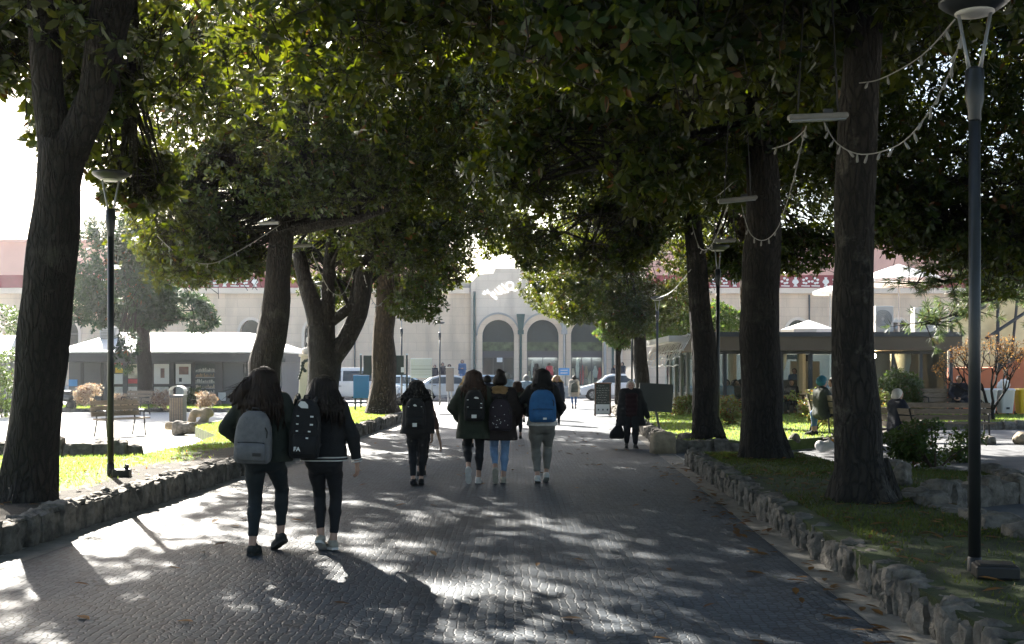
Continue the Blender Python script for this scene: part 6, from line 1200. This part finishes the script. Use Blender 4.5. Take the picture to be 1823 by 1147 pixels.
for i, (px, py, R, n) in enumerate(((172, 728, (.95, .6, .5), 420), (225, 732, (.6, .5, .35), 220), (292, 730, (.5, .4, .38), 220), (365, 728, (.5, .4, .35), 200), (350, 722, (.7, .4, .4), 200))):
    bush('shrub', 'pale flowering shrub in front of the kiosk, ' + ('biggest, left of the lamp post', 'right of the lamp post', 'just left of the litter bin', 'right of the litter bin', 'dark one under the shelf window')[i], G(px, py, .1), R, n, FLW if i != 4 else M['leafhedge'], 60 + i, .05, .1, group='shrubs before the kiosk', thr=.0)
bush('shrub', 'green bushy shrub at the left edge behind the thick trunk, lit from behind', CY(5, 40), (1.3, 1, 1.25), 900, M['leafhedge'], 71, .06, .11); bush('shrub', 'tall green shrub showing above the white canopy at the left edge', CY(-5, 60) + Vector((0, 0, 1.6)), (2.2, 1.5, 1.9), 900, M['leafhedge'], 72, .1, .18)
tree('evergreen_tree', 'clipped evergreen with dense dark crown rising behind the pavilion roof', M['bark'], [stem(49.5, [(1215, 722, 24), (1215, 640, 20), (1218, 590, 16)])], [(P(1215, 572, 49.5), (3.0, 1.8, .95), 1900, -.5)], nl=9, L0=.1, L1=.18, wr=.45, lm=M['leafhedge'], seed=41, limbs=5, droop=.1)
tree('young_tree', 'small evergreen beside the thin far magnolia, lit yellow on one side', M['bark'], [stem(47, [(1100, 728, 12), (1100, 650, 10), (1100, 600, 8)])], [(P(1105, 588, 47), (.95, 1.0, .75), 500, -.3)], nl=9, L0=.1, L1=.18, wr=.45, lm=M['leafhedge'], seed=42, limbs=4, droop=.1)
def autumn():
    Y = 33.0; base = Vector(((1765 - CX) * Y / F, Y, .2)); t = thing('autumn_tree', 'small branching tree with sparse orange and pink leaves before the terracotta wall', 'tree', base); mb = MB(); r = random.Random(9); tips = []
    def grow(p, d, L_, R_, lev):
        e = p + d * L_; m = p.lerp(e, .5) + Vector((r.uniform(-.05, .05), r.uniform(-.05, .05), 0)); mb.tube([p, m, e], [R_, R_ * .85, R_ * .7], 6, wob=.12)
        if lev >= 2: tips.extend([(e, d), (m, d)])
        if lev < 5:
            for k in range(3 if lev < 2 else 2):
                a = Vector((r.uniform(-1, 1), r.uniform(-.7, .7), r.uniform(.1, .75))); grow(e, (d * .75 + a * .75).normalized(), L_ * r.uniform(.68, .86), R_ * .62, lev + 1)
    for d in ((-.75, .1, .8), (.0, 0, 1), (.5, -.1, .8), (-.3, .2, 1)): grow(Vector((0, 0, .25)), Vector(d).normalized(), .62, .05, 0)
    mb.tube([(0, 0, -.05), (0, 0, .3)], [.11, .08], 8, wob=.15); mb.build('trunk', M['bark'], t, True)
    V, Fq = leaf_cloud(np.array([list(a) for a, b in tips])[::2], np.array([list(b) for a, b in tips])[::2], 3, .04, .08, .55, 3, .4); np_mesh('crown', V, Fq, M['leafautumn'], t)
autumn()

# ---------------------------------------------------------------- thin veil in the air, added for lens glare
hz = MB().box2((-75, -25, -1), (75, 110, 17)); hm = bpy.data.materials.new('glare_haze'); hm.use_nodes = True; hn = hm.node_tree.nodes; hn.remove(hn['Principled BSDF'])
pvn = hn.new('ShaderNodeVolumePrincipled'); pvn.inputs['Color'].default_value = (.92, .95, 1, 1); pvn.inputs['Density'].default_value = .0003; pvn.inputs['Anisotropy'].default_value = .72
hm.node_tree.links.new(pvn.outputs[0], hn['Material Output'].inputs['Volume']); ho = hz.build('glare_haze', hm); tag(ho, 'thin bright veil added over the square for lens glare', 'glare_haze', kind='stuff')
